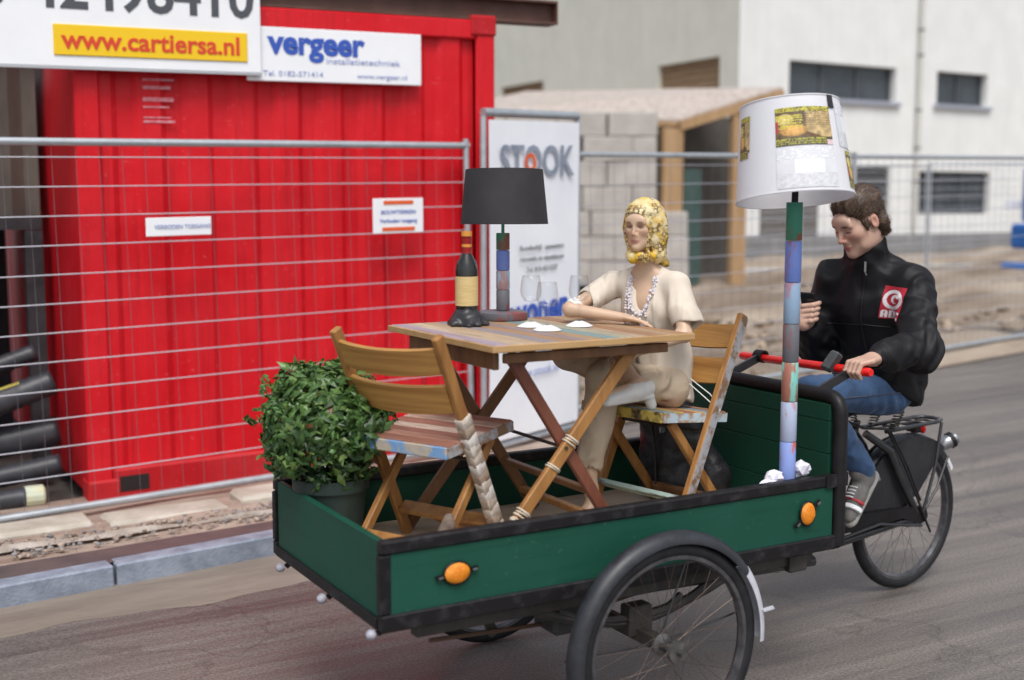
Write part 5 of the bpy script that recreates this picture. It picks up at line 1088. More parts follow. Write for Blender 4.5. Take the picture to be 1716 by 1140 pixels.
def hand(S, w, d, n, s=1.0, curl=.5, side=1):        # wrist, direction of the fingers, palm normal
    d = np.array(d, float); d /= np.linalg.norm(d); n = np.array(n, float); n = n-d*(n@d); n /= np.linalg.norm(n); t = np.cross(n, d)*side
    S.cap(w, w+d*.035*s, .017*s, .022*s, k=.012, flat=(n, .6)); S.ell(w+d*.045*s, (.036*s, .036*s, .015*s), np.stack([d, t, n], 1), k=.012)
    for i, (o_, L_) in enumerate(((.027, .066), (.010, .074), (-.008, .070), (-.025, .055))):
        p0 = w+(d*.072+t*o_)*s; L_ *= s; d1 = d*math.cos(curl*.6)-n*math.sin(curl*.6); d2 = d*math.cos(curl*1.6)-n*math.sin(curl*1.6)
        p1 = p0+d1*L_*.5; p2 = p1+d2*L_*.5; S.cap(w+(d*.05+t*o_*.9)*s, p0, .0095*s, .0092*s, k=.006); S.cap(p0, p1, .0092*s, .0082*s, k=.004); S.cap(p1, p2, .0082*s, .0068*s, k=.004)
    p0 = w+(d*.022+t*.026)*s; p1 = p0+(d*.026+t*.018-n*.006)*s; S.cap(w+d*.015*s, p0, .014*s, .012*s, k=.01); S.cap(p0, p1, .0115*s, .0095*s, k=.006); S.cap(p1, p1+(d*.028+t*.002-n*.01)*s, .0095*s, .0075*s, k=.004)
hand(S, wrL, (-.9, .15, -.25), (.1, -.35, .93), .80, .55, -1); hand(S, wrR, (.55, -.62, -.12), (.1, .1, 1), .80, .25, 1)
hpL, knL, anL = V3(2.665, 3.45, 1.065), V3(2.365, 3.47, 1.105), V3(2.318, 3.50, .775); hpR, knR, anR = V3(2.645, 3.61, 1.075), V3(2.40, 3.755, 1.160), V3(2.418, 3.430, 1.135)
for a, b, c in ((hpL, knL, anL), (hpR, knR, anR)): S.cap(a-V3(.05, 0, .005), b, .050, .044, k=.02); S.cap(b, c, .042, .026, k=.02)
S.cap(anL, (2.335, 3.495, .665), .026, .027, k=.02); S.cap((2.34, 3.495, .66), (2.235, 3.465, .605), .026, .018, k=.02)
S.cap(anR, (2.42, 3.365, 1.095), .026, .028, k=.02); S.cap((2.44, 3.352, 1.085), (2.30, 3.345, 1.07), .028, .02, k=.02)
m_man = M('mannequin_skin', (1, 1, 1), rough=.42, vcol='Col', sss=.08)
sdf_obj('body', S, m_man, mq, lambda v: face_cols(v, hM, AM, sM, skinM, (.36, .13, .12), (.17, .085, .05), (.035, .022, .018), (.46, .23, .16)), relax=1)
# cream tunic
m_cream = M('cream_cotton', (.62, .54, .45), (.67, .595, .505), rough=.85, scale=6, bump=.7, bscale=12, bstretch=(1.3, 1.3, .45), bdist=.035, ridged=True)
fB_ = basis((-.936, -.35, 0))
S = SDF((2.36, 3.24, .97), (2.84, 3.78, 1.51), .005)
S.cap((2.648, 3.53, 1.02), (2.645, 3.53, 1.15), .122, .112, k=.03, flat=((.936, .35, 0), .86)); S.cap((2.645, 3.53, 1.15), (2.598, 3.518, 1.36), .108, .096, k=.04, flat=((.936, .35, 0), .82))
S.ell((2.578, 3.505, 1.34), (.080, .108, .10), fB_, k=.04); S.cap((2.610, 3.405, 1.425), (2.522, 3.635, 1.42), .034, k=.04); S.cap((2.622, 3.40, 1.425), (2.585, 3.475, 1.462), .034, .030, k=.03); S.cap((2.525, 3.63, 1.42), (2.555, 3.555, 1.458), .034, .030, k=.03)
S.cap(shL+V3(0, .01, .002), V3(2.606, 3.330, 1.300), .043, .055, k=.025); S.cap(shR+V3(.01, 0, .006), V3(2.415, 3.642, 1.365), .043, .049, k=.025)
S.ell((2.600, 3.285, 1.235), (.12, .085, .078), k=.003, mode='s'); S.cap((2.606, 3.340, 1.325), (2.600, 3.320, 1.25), .037, .045, k=.003, mode='s'); S.cap(V3(2.39, 3.636, 1.358), V3(2.30, 3.61, 1.33), .040, .052, k=.004, mode='s')
S.ell((2.475, 3.452, 1.435), (.085, .045, .125), fB_, k=.012, mode='s'); S.cap((2.55, 3.50, 1.44), (2.55, 3.495, 1.53), .047, .05, k=.012, mode='s')
def folds(x, y, z):
    a = np.arctan2(y-3.52, x-2.62); return .0035*np.sin(9*a+7*z+2*np.sin(9*z))*np.clip((1.42-z)/.25, 0, 1)+.002*wob(x, y, z, 40, 2)+(.010*np.abs(wob(x*1.4, y*1.4, z*.5, 26, 3))-.004)*np.clip((1.41-z)/.05, 0, 1)
S.warp(folds); S.half((2.66, 3.5, 1.022), (-.40, 0, -1)); tun = sdf_obj('tunic', S, m_cream, mq)
# trousers
m_trs = M('beige_linen', (.46, .365, .26), (.54, .44, .325), rough=.85, scale=8, bump=.8, bscale=13, bdist=.04, ridged=True)
S = SDF((2.20, 3.26, .76), (2.84, 3.90, 1.26), .0055)
S.cap((2.625, 3.47, 1.052), (2.605, 3.60, 1.06), .066, k=.03)
S.cap(hpL-V3(.045,0,.006), knL, .070, .064, k=.03); S.cap(knL, anL+V3(0, 0, .03), .062, .047, k=.02); S.cap(hpR-V3(.03,0,.005), knR, .072, .060, k=.03); S.cap(knR, knR+(anR-knR)*.82, .060, .048, k=.02)
S.cap(anL+V3(0, 0, .01), anL-V3(.0, 0, .06), .038, .042, k=.004, mode='s'); S.cap(knR+(anR-knR)*.86, anR, .040, .05, k=.004, mode='s')
S.warp(lambda x, y, z: .002*wob(x, y, z, 40, 12)+.013*np.abs(wob(x, y, z, 24, 13))-.005); S.half((0, 0, 1.003-.01), (0, 0, -1)) if False else None
trs = sdf_obj('trousers', S, m_trs, mq)
# shoes
m_shoe = M('white_leather', (.74, .73, .70), (.68, .67, .63), rough=.4, scale=20)
S = SDF((2.24, 3.28, 1.0), (2.52, 3.43, 1.14), .004)
S.cap((2.292, 3.338, 1.055), (2.40, 3.345, 1.075), .026, .034, k=.02, flat=((0,0,1), .8)); S.cap((2.40, 3.345, 1.075), (2.455, 3.352, 1.082), .034, .030, k=.02); S.cap((2.28, 3.335, 1.043), (2.46, 3.352, 1.052), .022, .024, k=.01, flat=((0,0,1), .5)); S.cap((2.462, 3.352, 1.05), (2.476, 3.352, 1.02), .020, .018, k=.006)
S.cap((2.395, 3.352, 1.122), (2.44, 3.36, 1.145), .028, .045, k=.004, mode='s'); sdf_obj('shoe', S, m_shoe, mq)
S = SDF((2.16, 3.40, .575), (2.42, 3.56, .70), .004)
S.cap((2.21, 3.46, .602), (2.31, 3.488, .625), .022, .032, k=.02); S.cap((2.31, 3.488, .625), (2.355, 3.50, .645), .032, .030, k=.02); S.cap((2.362, 3.50, .62), (2.366, 3.50, .593), .020, .018, k=.006); S.half((0, 0, ZF+.002), (0, 0, -1)); sdf_obj('shoe', S, m_shoe, mq)
# headscarf
def scarf_mat():
    m = bpy.data.materials.new('yellow_scarf'); m.use_nodes = True; nt = m.node_tree; N = nt.nodes; L = nt.links; b = N['Principled BSDF']; b.inputs['Roughness'].default_value = .75
    tc = N.new('ShaderNodeTexCoord'); n1 = N.new('ShaderNodeTexNoise'); n1.inputs['Scale'].default_value = 26; n1.inputs['Detail'].default_value = 3; L.new(tc.outputs['Object'], n1.inputs['Vector'])
    r1 = N.new('ShaderNodeValToRGB'); r1.color_ramp.elements[0].position = .36; r1.color_ramp.elements[1].position = .60; r1.color_ramp.elements[0].color = (.62, .38, .02, 1); r1.color_ramp.elements[1].color = (.70, .60, .36, 1); L.new(n1.outputs['Fac'], r1.inputs['Fac'])
    v = N.new('ShaderNodeTexVoronoi'); v.inputs['Scale'].default_value = 70; v.distance = 'CHEBYCHEV'; L.new(tc.outputs['Object'], v.inputs['Vector'])
    n2 = N.new('ShaderNodeTexNoise'); n2.inputs['Scale'].default_value = 18; L.new(tc.outputs['Object'], n2.inputs['Vector'])
    r2 = N.new('ShaderNodeValToRGB'); r2.color_ramp.interpolation = 'CONSTANT'; e = r2.color_ramp.elements; e[0].position = 0; e[0].color = (0,0,0,1); e[1].position = .36; e[1].color = (1,1,1,1); x = e.new(.58); x.color = (0,0,0,1); L.new(v.outputs['Distance'], r2.inputs['Fac'])
    r3 = N.new('ShaderNodeValToRGB'); r3.color_ramp.elements[0].position = .46; r3.color_ramp.elements[1].position = .54; L.new(n2.outputs['Fac'], r3.inputs['Fac'])
    mu = N.new('ShaderNodeMath'); mu.operation = 'MULTIPLY'; L.new(r2.outputs[0], mu.inputs[0]); L.new(r3.outputs[0], mu.inputs[1])
    mx = N.new('ShaderNodeMix'); mx.data_type = 'RGBA'; L.new(mu.outputs[0], mx.inputs['Factor']); L.new(r1.outputs[0], mx.inputs['A']); mx.inputs['B'].default_value = (.20, .13, .06, 1); L.new(mx.outputs['Result'], b.inputs['Base Color'])
    rn = N.new('ShaderNodeTexNoise'); rn.noise_type = 'RIDGED_MULTIFRACTAL'; rn.inputs['Scale'].default_value = 26; rn.inputs['Detail'].default_value = 3; L.new(tc.outputs['Object'], rn.inputs['Vector']); bp = N.new('ShaderNodeBump'); bp.inputs['Strength'].default_value = .8; bp.inputs['Distance'].default_value = .02; L.new(rn.outputs['Fac'], bp.inputs['Height']); L.new(bp.outputs[0], b.inputs['Normal']); return m
S = SDF((2.38, 3.33, 1.46), (2.78, 3.66, 1.76), .004)
Wm = lambda p: hM+AM@(np.array(p, float)*sM); e_ = lambda p, r, k, mode='u': S.ell(Wm(p), np.array(r)*sM, AM, k*sM, mode); c_ = lambda p, q_, r0, r1, k, mode='u': S.cap(Wm(p), Wm(q_), r0*sM, r1*sM, k*sM, mode)
e_((-.015, 0, .036), (.113, .094, .106), .02); c_((-.03, 0, .0), (-.085, -.01, -.125), .088, .072, .06); c_((-.02, .05, -.03), (-.03, .055, -.14), .055, .045, .04); c_((-.01, -.05, -.03), (-.03, -.055, -.13), .05, .04, .04)
e_((.015, 0, -.045), (.068, .080, .098), .03); e_((.120, 0, -.036), (.096, .074, .108), .010, 's')
for k in range(14):
    a0, a1 = 2*math.pi*k/14, 2*math.pi*(k+1)/14; f_ = lambda a: (.004+.066*math.cos(a), .062*math.sin(a), -.146-.012*math.cos(a)); c_(f_(a0), f_(a1), .0185, .0185, .016)
c_((-.09, .03, -.13), (-.14, .05, -.20), .035, .018, .03); c_((-.0, 0, -.13), (-.0, 0, -.20), .046, .05, .012, 's')
S.warp(lambda x, y, z: .0048*np.sin(170*(x-2.53)+100*(y-3.49)+50*(z-1.6)+3*wob(x, y, z, 35, 22))*np.clip((1.69-z)/.07, .10, 1)+.0022*wob(x, y, z, 130, 21))
sdf_obj('headscarf', S, scarf_mat(), mq)
# frilled neckline and beads, laid on the tunic and chest
dg = bpy.context.evaluated_depsgraph_get(); dg.update()
def bvh(o): me = o.data; off = OFF[o.name]; return BVHTree.FromPolygons([Vector(np.array(v.co)+off) for v in me.vertices], [tuple(p.vertices) for p in me.polygons])
bvT = bvh(tun); bvB = bvh([o for o in mq.children if o.name.startswith('body')][0])
fv = V3(-.936, -.35, 0); lv3 = V3(.35, -.936, 0); Cc = V3(2.578, 3.505, 0)
def onchest(l, z, only=None):
    o_ = Cc+fv*.125+lv3*l+V3(0, 0, z); best = None
    for b in ([bvT, bvB] if only is None else [only]):
        h_ = b.ray_cast(Vector(o_), Vector(-fv))
        if h_[0] is not None and (best is None or h_[3] < best[1]): best = (np.array(h_[0]), h_[3])
    return best[0] if best else Cc+fv*.09+lv3*l+V3(0, 0, z)
def path(keys, n): 
    K = np.array(keys, float); t = np.linspace(0, len(K)-1, n); i = np.minimum(t.astype(int), len(K)-2); f_ = (t-i)[:, None]; return K[i]*(1-f_)+K[i+1]*f_
fr = MB(); ico = []
bm = bmesh.new(); bmesh.ops.create_icosphere(bm, subdivisions=1, radius=1); iv = [tuple(v.co) for v in bm.verts]; ifc = [tuple(v.index for v in f.verts) for f in bm.faces]; bm.free()
keysL = [(.050, 1.452), (.050, 1.43), (.044, 1.39), (.030, 1.345), (.008, 1.312), (.012, 1.28), (.016, 1.24)]; keysR = [(-.050, 1.452), (-.049, 1.43), (-.043, 1.39), (-.030, 1.345), (-.004, 1.312)]
for keys, n in ((keysL, 60), (keysR, 46)):
    for l, z in path(keys, n):
        for q_ in range(3):
            p = onchest(l+random.uniform(-.006, .006), z)+fv*random.uniform(.001, .006)+V3(*(rng.normal(size=3)*.0028)); r = random.uniform(.0028, .0052)
            fr.add([p+np.array(v)*r*(1, .8, 1.2) for v in iv], ifc)
part('frill', fr, M('lavender_white_frill', (.62, .60, .66), (.70, .68, .72), rough=.8, scale=60), mq, True)['kind'] = 'stuff'
nb = MB()
for l, z in path([(-.056, 1.46), (-.058, 1.42), (-.054, 1.37), (-.052, 1.32), (-.050, 1.27), (-.046, 1.235)], 26):
    p = onchest(l, z)+fv*.005; r = .0062 if random.random() < .6 else .0085; nb.add([p+np.array(v)*r for v in iv], ifc)
for l, z in path([(.030, 1.325), (.034, 1.29), (.038, 1.25), (.036, 1.215)], 14): p = onchest(l, z)+fv*.004; nb.add([p+np.array(v)*.006 for v in iv], ifc)
part('bead_necklace', nb, M('shell_beads', (.66, .54, .50), (.72, .66, .64), rough=.35, scale=80), mq, True)['kind'] = 'stuff'
# cords that tie her to the chair, tape at the elbow
mb = MB(); mb.tube([(2.685, 3.405, 1.09), (2.725, 3.345, 1.04), (2.748, 3.328, 1.005), (2.735, 3.30, .985)], .0022, 5); mb.tube([(2.68, 3.41, 1.075), (2.735, 3.335, 1.0), (2.72, 3.31, .975), (2.76, 3.32, 1.005)], .0022, 5)
solo('white_cord', mb, m_tape, 'thin white cord tying the mannequin to her chair', 'cord', (2.73, 3.34, 1.0), smooth=60)
mb = MB(); mb.tube([elR+(shR-elR)*t+V3(0, 0, .0) for t in (.02, .08, .14)], [.031, .0325, .033], 14); solo('elbow_tape', mb, m_tape, 'white tape round the right elbow of the mannequin', 'tape', tuple(elR), smooth=60)

# ================================================================ RIDER
pr = thing('person', 'person in black jacket and jeans riding the tricycle, looking at a phone', 'person', (3.88, 3.69, 0))
hR, fR3 = V3(3.612, 3.528, 1.640), V3(-.905, .10, -.42); fR3 /= np.linalg.norm(fR3); AR = basis(fR3); sR = 1.0
skinR = (.53, .335, .255)
S = SDF((3.24, 3.13, .86), (4.06, 3.90, 1.80), .0030)
head(S, hR, AR, sR)
S.cap((3.70, 3.565, 1.42), hR+AR@V3(-.035, 0, -.06), .060, .055, k=.03)
S.cap((3.89, 3.66, .95), (3.76, 3.585, 1.30), .12, .13, k=.03, flat=((.89, .45, 0), .7)); S.cap((3.77, 3.42, 1.42), (3.66, 3.70, 1.42), .05, k=.03)
LS, LE, LW = V3(3.785, 3.395, 1.408), V3(3.672, 3.250, 1.150), V3(3.405, 3.215, 1.138); RS, RE, RWr = V3(3.665, 3.715, 1.415), V3(3.665, 3.80, 1.115), V3(3.535, 3.715, 1.225)
for a, b, c in ((LS, LE, LW), (RS, RE, RWr)): S.cap(a, b, .046, .038, k=.02); S.cap(b, c, .037, .026, k=.02)
# left hand closed on the red bar (bar runs along Y at x=3.30, z=1.10)
for i, (yy, L_) in enumerate(((3.178, .9), (3.199, 1.0), (3.220, 1.04), (3.240, .98))):
    yk = 3.192+(yy-3.209)*1.05; kn = V3(3.322, yk, 1.134+.004*L_); p1 = V3(3.286, yy, 1.128); p2 = V3(3.272, yy+.002, 1.096); p3 = V3(3.288, yy+.003, 1.075)
    S.cap((3.372, 3.208+(yk-3.208)*.6, 1.143), kn, .0115, .0115, k=.012); S.cap(kn, p1, .0112, .0102, k=.004); S.cap(p1, p2, .0102, .0095, k=.003); S.cap(p2, p3, .0095, .0082, k=.003)
S.ell((3.362, 3.208, 1.136), (.038, .036, .018), k=.012); S.cap(LW, (3.372, 3.21, 1.137), .027, .026, k=.015)
S.cap((3.368, 3.245, 1.128), (3.325, 3.262, 1.092), .014, .011, k=.012); S.cap((3.325, 3.262, 1.092), (3.290, 3.25, 1.078), .011, .009, k=.006)
# right hand holding the phone in front of the chest
Ri, Up, To = V3(.867, -.498, 0), V3(0, 0, 1), V3(-.498, -.867, 0)
PH = V3(3.512, 3.690, 1.292)                                                # phone centre
pu = .45*Up*2+To*.25-Ri*.22; pu /= np.linalg.norm(pu); pn = Ri*.60+Up*.30-To*.66; pn = pn-pu*(pn@pu); pn /= np.linalg.norm(pn); pw_ = np.cross(pu, pn)
hc = PH-pu*.025-pn*.020
S.ell(hc-Ri*.016-Up*.012, (.030, .022, .044), np.stack([Ri, To, Up], 1), k=.012); S.cap(RWr, hc-Ri*.016-Up*.04, .027, .028, k=.02)
for i in range(4):
    z0 = .034-.0215*i; a = hc-Ri*.022+To*.012+Up*z0; b = a+Ri*(.036-.003*i)+To*.018+Up*.006; c = b+Ri*.024-To*.010+Up*.006; d = c+Ri*.010-To*.018+Up*.002
    S.cap(a, b, .0105, .0105, k=.005); S.cap(b, c, .0102, .0094, k=.003); S.cap(c, d, .0092, .0080, k=.003)
S.cap(hc-Ri*.02-To*.01, hc-Ri*.008-To*.022+Up*.04, .014, .011, k=.012); S.cap(hc-Ri*.008-To*.022+Up*.04, hc+Ri*.006-To*.020+Up*.062, .0105, .0085, k=.006)
HL, KL, AL = V3(3.885, 3.605, .925), V3(3.415, 3.565, .955), V3(3.700, 3.575, .650); HRr, KR, AR_ = V3(3.90, 3.775, .925), V3(3.455, 3.79, .745), V3(3.600, 3.83, .285)
for a, b, c in ((HL, KL, AL), (HRr, KR, AR_)): S.cap(a, b, .075, .055, k=.02); S.cap(b, c, .052, .036, k=.02)
S.cap(AL, (3.69, 3.575, .57), .036, .034, k=.02); S.cap(AR_, (3.57, 3.825, .21), .034, .03, k=.02)
m_skin = M('skin', (1, 1, 1), rough=.5, vcol='Col', sss=.12)
bodyR = sdf_obj('body', S, m_skin, pr, lambda v: face_cols(v, hR, AR, sR, skinR, (.44, .10, .11), (.050, .028, .020), (.10, .05, .035), (.52, .17, .12), True), relax=1)
# hair
S = SDF(hR-.17, hR+.17, .0035); Wr = lambda p: hR+AR@(np.array(p, float)*sR)
S.ell(Wr((-.014, 0, .045)), (.107, .0855, .098), AR, .01); S.ell(Wr((.018, .0, .098)), (.062, .062, .027), AR, .03); S.cap(Wr((-.055, .055, -.02)), Wr((-.06, .045, -.06)), .032, .026, .02); S.cap(Wr((-.055, -.055, -.02)), Wr((-.06, -.045, -.06)), .032, .026, .02)
S.half(Wr((.088, 0, .080)), AR@V3(.80, 0, -.60)); S.half(Wr((0, 0, -.085)), AR@V3(0, 0, -1))
for sg in (-1, 1): S.ell(Wr((-.004, sg*.088, -.006)), (.026, .024, .038), AR, .006, 's')
S.cap(Wr((.030, .073, .01)), Wr((.026, .071, -.028)), .010, .006, .012); S.cap(Wr((.030, -.073, .01)), Wr((.026, -.071, -.028)), .010, .006, .012)
def hairw(x, y, z):
    L = [(x-hR[0])*AR[0,i]+(y-hR[1])*AR[1,i]+(z-hR[2])*AR[2,i] for i in range(3)]
    return .0020*np.sin(150*L[1]+70*L[2]-40*L[0]+3*wob(x, y, z, 50, 31))+.0018*wob(x, y, z, 120, 32)
S.warp(hairw)
m_hair = M('brown_hair', (.030, .017, .011), (.11, .062, .036), rough=.5, scale=30, detail=8, stretch=(.6, 4, 1.2), lo=.4, hi=.75, bump=.6, bscale=120, bstretch=(.5, 3, 1))
hr = sdf_obj('hair', S, m_hair, pr, relax=1)
hv = np.array([v.co[:] for v in hr.data.vertices]); hn = np.array([v.normal[:] for v in hr.data.vertices]); st_ = MB(); back = AR@V3(-1, 0, .15)
for i in rng.choice(len(hv), 4500):
    n_ = hn[i]; p = hv[i]+OFF[pr.name]; L0 = (p-hR)@AR; d = back+.20*rng.normal(size=3)+(AR@V3(.2, 0, .5) if L0[0] > .02 else AR@V3(0, 0, -.9) if L0[2] < .06 else 0); d = d-n_*(d@n_); d /= np.linalg.norm(d); w_ = np.cross(n_, d)*rng.uniform(.0006, .0013); L_ = rng.uniform(.016, .036); lift = rng.uniform(.0005, .003)
    a, b, c = p-n_*.001, p+d*L_*.5+n_*lift, p+d*L_+n_*lift*.4; t_ = rng.rand()**2; st_.cur = tuple((1-t_)*np.array((.035, .020, .013))+t_*np.array((.17, .10, .06))); st_.add([a-w_, a+w_, b+w_, b-w_, c], [(0,1,2,3), (3,2,4)])
part('strands', st_, M('hair_strand', (1, 1, 1), rough=.45, vcol='Col'), hr)['kind'] = 'stuff'
# jacket
m_jkt = M('black_windbreaker', (.0062, .0058, .0075), (.0085, .0080, .0100), rough=.56, rough2=.64, scale=20, bump=.75, bscale=9, bstretch=(1, 1, .75), bdist=.05, ridged=True, spec=.3)
fJ = basis((-.89, -.45, 0))
S = SDF((3.36, 3.10, .80), (4.14, 3.96, 1.60), .006)
S.cap((3.905, 3.665, .95), (3.865, 3.64, 1.08), .185, .185, k=.04, flat=((.89, .45, 0), .76)); S.cap((3.865, 3.64, 1.08), (3.765, 3.585, 1.32), .185, .185, k=.05, flat=((.89, .45, 0), .74))
S.cap(V3(3.775, 3.425, 1.405), V3(3.725, 3.565, 1.445), .060, .068, k=.06); S.cap(V3(3.725, 3.565, 1.445), V3(3.665, 3.70, 1.405), .068, .060, k=.06); S.ell((3.80, 3.60, 1.33), (.14, .20, .13), fJ, k=.06)
S.cap(LS-V3(0,0,.012), LE, .076, .078, k=.03); S.cap(LE, LE+(LW-LE)*.80, .080, .056, k=.03); S.cap(LE+(LW-LE)*.80, LE+(LW-LE)*1.02, .046, .034, k=.012)
S.cap(RS-V3(0,0,.012), RE, .076, .078, k=.03); S.cap(RE, RE+(RWr-RE)*.78, .080, .058, k=.03); S.cap(RE+(RWr-RE)*.78, RE+(RWr-RE)*1.0, .046, .036, k=.012)
S.cap((3.975, 3.69, .955), (3.99, 3.64, .90), .08, .06, k=.06)
cn, ct_ = V3(3.715, 3.570, 1.435), V3(3.678, 3.552, 1.535)
S.cap(cn, ct_, .092, .082, k=.03); S.cap(ct_-(ct_-cn)*.25, ct_+(ct_-cn)*.9, .068, .085, k=.006, mode='s')
S.half((4.0, 3.6, .868), (-.40, 0, -1))
def jf(x, y, z):
    w = .004*wob(x, y, z, 28, 41)+.010*np.abs(wob(x, y, z, 15, 47))-.004+.010*np.abs(wob(x, y*.7, z*1.2, 34, 48))-.004
    de = np.sqrt((x-LE[0])**2+(y-LE[1])**2+(z-LE[2])**2); de2 = np.sqrt((x-RE[0])**2+(y-RE[1])**2+(z-RE[2])**2)
    w = w+.0085*np.sin(95*(x-3.6)-70*(z-1.15)+1.5*wob(x, y, z, 30, 43))*np.exp(-(de/.15)**2)+.006*np.sin(110*(z-1.1)+40*x)*np.exp(-(de2/.13)**2)
    dw = np.sqrt((x-3.45)**2+(y-3.22)**2+(z-1.14)**2); w = w+.0035*np.sin(330*(x-3.42)+2*wob(x, y, z, 60, 44))*np.exp(-(dw/.055)**2)
    w = w+.006*np.sin(26*(y-3.5)+30*(x-3.7)+2.2*wob(x, y, z, 14, 45))*np.exp(-((z-1.0)/.13)**2)
    dc = np.sqrt((x-3.68)**2+(y-3.5)**2+(z-1.42)**2); w = w+.004*np.sin(120*(x-3.7)+90*(y-3.5)+60*z)*np.exp(-(dc/.11)**2)
    return w
S.warp(jf); jk = sdf_obj('jacket', S, m_jkt, pr)
bvJ = bvh(jk); fj, lj = V3(-.89, -.45, 0), V3(.45, -.89, 0)
def onj(p, d=None):
    d = fj if d is None else d; h_ = bvJ.ray_cast(Vector(p+d*.5), Vector(-d)); return np.array(h_[0]) if h_[0] is not None else p
# flap seam, placket, zip
mb = MB()
for z0, dz in ((1.225, .004),):
    pts = []
    for l in np.linspace(-.17, .165, 40): pts.append(onj(V3(3.80, 3.60, 0)+lj*l+V3(0, 0, z0-.06*abs(l)-.015*l))+fj*.0025)
    mb.tube(pts, .0024, 5)
part('yoke_seam', mb, m_jkt, jk, 60)
pts = [onj(V3(3.80, 3.60, 0)+lj*(-.005+.006*math.sin(14*z))+V3(0, 0, z))+fj*.002 for z in np.linspace(.99, 1.44, 40)]
part('placket', MB().tube(pts, .0045, 5), m_jkt, jk, 60)
zp = onj(V3(3.80, 3.60, 0)+lj*.01+V3(0, 0, 1.462))+fj*.005; part('zip_pull', MB().beam(zp+V3(0, 0, .018), zp-V3(0, 0, .022), .008, .004, up=fj), m_chrome, jk); part('zip_pull', MB().beam(zp-V3(0, 0, .022), zp-V3(-.004, .004, .036), .005, .003, up=fj), m_chrome, jk)
# chest badge: red patch, white swirl, ADC
FONT = {'A': ['01110','11011','11011','11011','11111','11011','11011'], 'D': ['11110','11011','11011','11011','11011','11011','11110'], 'C': ['01111','11011','11000','11000','11000','11011','01111']}
def badge(u, v):
    red, wht = (.42, .018, .035), (.80, .77, .80)
    if .045 < v < .27 and .06 < u < .97:
        g_ = (u-.06)/.91*17; i, j = int(g_), int((.27-v)/.225*7); k = i//6
        if k < 3 and i % 6 < 5 and 0 <= j < 7 and FONT['ADC'[k]][j][i % 6] == '1': return wht
    x, y = (u-.50)*1.0, (v-.60)*1.52; r, a = math.hypot(x, y), math.atan2(y, x)
    if .30 < r < .455: return wht if not (-1.1 < a < -.55 and r < .40) else wht
    x2, y2 = x-.10, y-.0; r2 = math.hypot(x2, y2); a2 = math.atan2(y2, x2)
    if .125 < r2 < .20+.05*math.cos(a2-2.2) and not (-1.0 < a2 < .6): return wht
    if r > .455 and x < -.1 and abs(y) > .30: return red
    return red
mb = MB(); nu, nv = 44, 66; ctr = V3(3.80, 3.60, 1.318)+lj*.118; tw = R_(7); bu_ = lj*math.cos(tw)-V3(0, 0, 1)*math.sin(tw)*.55; bv_ = V3(0, 0, 1)*math.cos(tw)+lj*math.sin(tw)*1.6
for i in range(nu+1):
    for j in range(nv+1):
        u, v = i/nu, j/nv; p = onj(ctr+bu_*(u-.5)*.098+bv_*(v-.5)*.132)+fj*.0028; mb.v.append(tuple(p)); mb.c.append(badge(u, v))
mb.f = [(i*(nv+1)+j, (i+1)*(nv+1)+j, (i+1)*(nv+1)+j+1, i*(nv+1)+j+1) for i in range(nu) for j in range(nv)]
part('chest_badge', mb, M('badge_print', (1, 1, 1), rough=.5, vcol='Col'), jk, True, label='red badge with white swirl and the letters ADC')
# knitted cuff
mb = MB(); a, b = LE+(LW-LE)*.90, LE+(LW-LE)*1.05; mb.tube([a+(b-a)*t for t in np.linspace(0, 1, 9)], [.0375+.0012*(k % 2) for k in range(9)], 18); part('cuff', mb, m_jkt, jk, 60)
mb = MB(); a, b = RE+(RWr-RE)*.90, RE+(RWr-RE)*1.06; mb.tube([a+(b-a)*t for t in np.linspace(0, 1, 9)], [.0375+.0012*(k % 2) for k in range(9)], 18); part('cuff', mb, m_jkt, jk, 60)
# jeans
m_jean = M('blue_denim', (.022, .055, .135), (.045, .105, .22), rough=.8, scale=9, detail=8, bump=.65, bscale=11, bdist=.035, ridged=True, sheen=.1)
S = SDF((3.32, 3.46, .24), (4.08, 3.92, 1.06), .006)
S.cap((3.90, 3.62, .935), (3.905, 3.76, .935), .105, k=.03); S.cap(HL, KL, .094, .074, k=.03); S.cap(KL, AL-V3(-.02,0,.03), .070, .054, k=.02); S.cap(HRr, KR, .094, .072, k=.03); S.cap(KR, AR_, .068, .05, k=.02)
S.cap(AL+(AL-KL)*.16, AL+(AL-KL)*.35, .044, .05, k=.004, mode='s')
S.warp(lambda x, y, z: .0042*wob(x, y, z, 42, 51)+.002*wob(x, y, z, 100, 52)+.005*np.sin(100*(x-3.4)+60*(z-.9))*np.exp(-(((x-3.82)/.09)**2+((z-.93)/.1)**2)))
jn = sdf_obj('jeans', S, m_jean, pr); bvD = bvh(jn)
def onside(x, z, d=V3(-.3, -.95, 0)): h_ = bvD.ray_cast(Vector(V3(x, 3.65, z)+d*.5), Vector(-d)); return np.array(h_[0])+d*.002 if h_[0] is not None else None
pts = [p for p in (onside(x, .935+.03*(3.9-x)*.6) for x in np.linspace(3.50, 3.90, 30)) if p is not None]
if len(pts) > 3: part('seam', MB().tube(pts, .0022, 5), M('denim_stitch', (.05, .07, .12), (.10, .09, .10), rough=.8, scale=60), jn, 60)
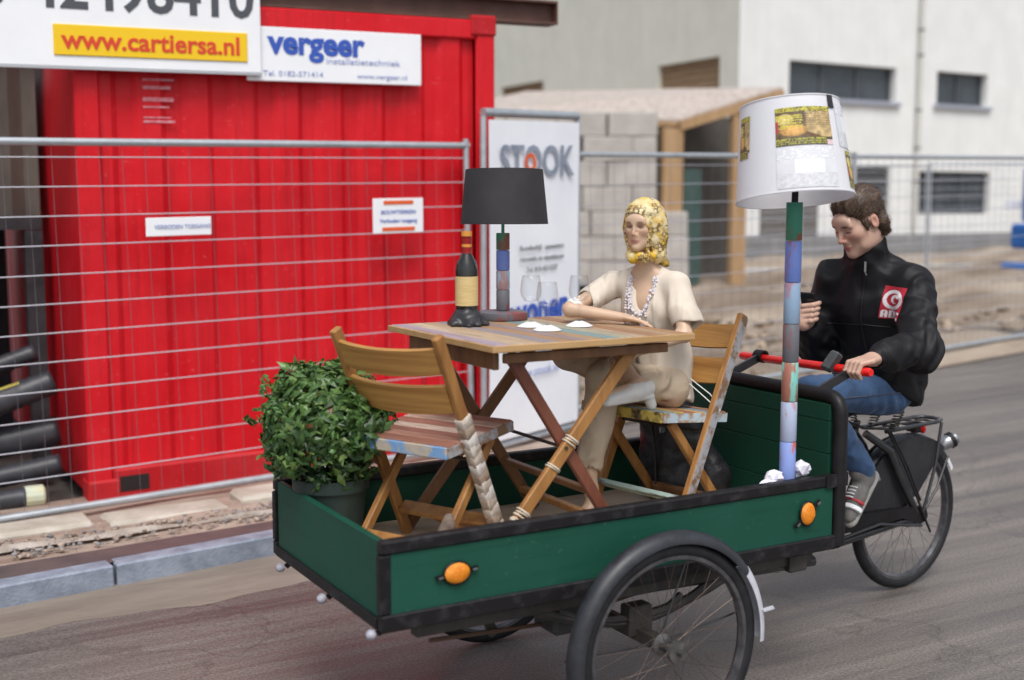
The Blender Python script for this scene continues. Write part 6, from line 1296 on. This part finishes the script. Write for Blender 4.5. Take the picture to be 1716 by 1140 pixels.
# shoes
def shoe(a, t, n_up, lab):
    a, t = np.array(a, float), np.array(t, float); d = t-a; L_ = np.linalg.norm(d); d /= L_; u = np.array(n_up, float); u = u-d*(u@d); u /= np.linalg.norm(u)
    S = SDF(np.minimum(a, t)-.10, np.maximum(a, t)+.10, .005)
    S.cap(a+u*.035, a+d*L_*.45+u*.030, .040, .036, k=.02); S.cap(a+d*L_*.45+u*.028, t-d*.03+u*.012, .037, .028, k=.02); S.cap(a+u*.03+d*.02, a+u*.085+d*.02, .036, .034, k=.015)
    sh_ = sdf_obj('shoe', S, M('grey_canvas', (.13, .125, .12), (.20, .19, .18), rough=.8, scale=40), pr)
    S = SDF(np.minimum(a, t)-.08, np.maximum(a, t)+.08, .005); S.cap(a-u*.002, t-u*.002-d*.02, .040, .034, k=.01, flat=(u, .42)); sdf_obj('sole', S, M('shoe_sole', (.36, .35, .33), (.26, .25, .23), rough=.7, scale=30), sh_)
    w = np.cross(d, u); m_ = a+d*L_*.58+u*.022
    part('stripe', MB().tube([m_+(w*math.cos(q_)*.0395+u*(math.sin(q_)*.034)+d*0) for q_ in np.linspace(-.2, math.pi+.2, 16)], .0068, 6), M('red_stripe', (.42, .03, .04), rough=.6), sh_, 60)
    part('toe_band', MB().tube([m_+d*.03+(w*math.cos(q_)*.038+u*(math.sin(q_)*.030-.002)) for q_ in np.linspace(-.2, math.pi+.2, 16)], .011, 6), m_white, sh_, 60)
    lc = MB()
    for k in range(4): p = a+d*L_*(.36+.07*k)+u*.066; lc.tube([p-w*.02, p+u*.005, p+w*.02], .0032, 5)
    part('laces', lc, m_white, sh_, 60); return sh_
shoe(V3(3.765, 3.570, .575), V3(3.635, 3.555, .400), (-.75, 0, .62), 'L'); shoe(V3(3.645, 3.82, .215), V3(3.475, 3.81, .165), (-.1, 0, 1), 'R')
# phone
ph = thing('phone', 'black mobile phone in the right hand of the rider', 'phone', tuple(PH))
part('case', MB().obox(PH, pw_, pu, pn, (.032, .063, .0045), .003), M('phone_black', (.010, .010, .011), rough=.25), ph); part('screen', MB().obox(PH-pn*.0052+pu*.002, pw_, pu, pn, (.029, .056, .0006)), M('phone_screen', (.02, .022, .026), rough=.08), ph)
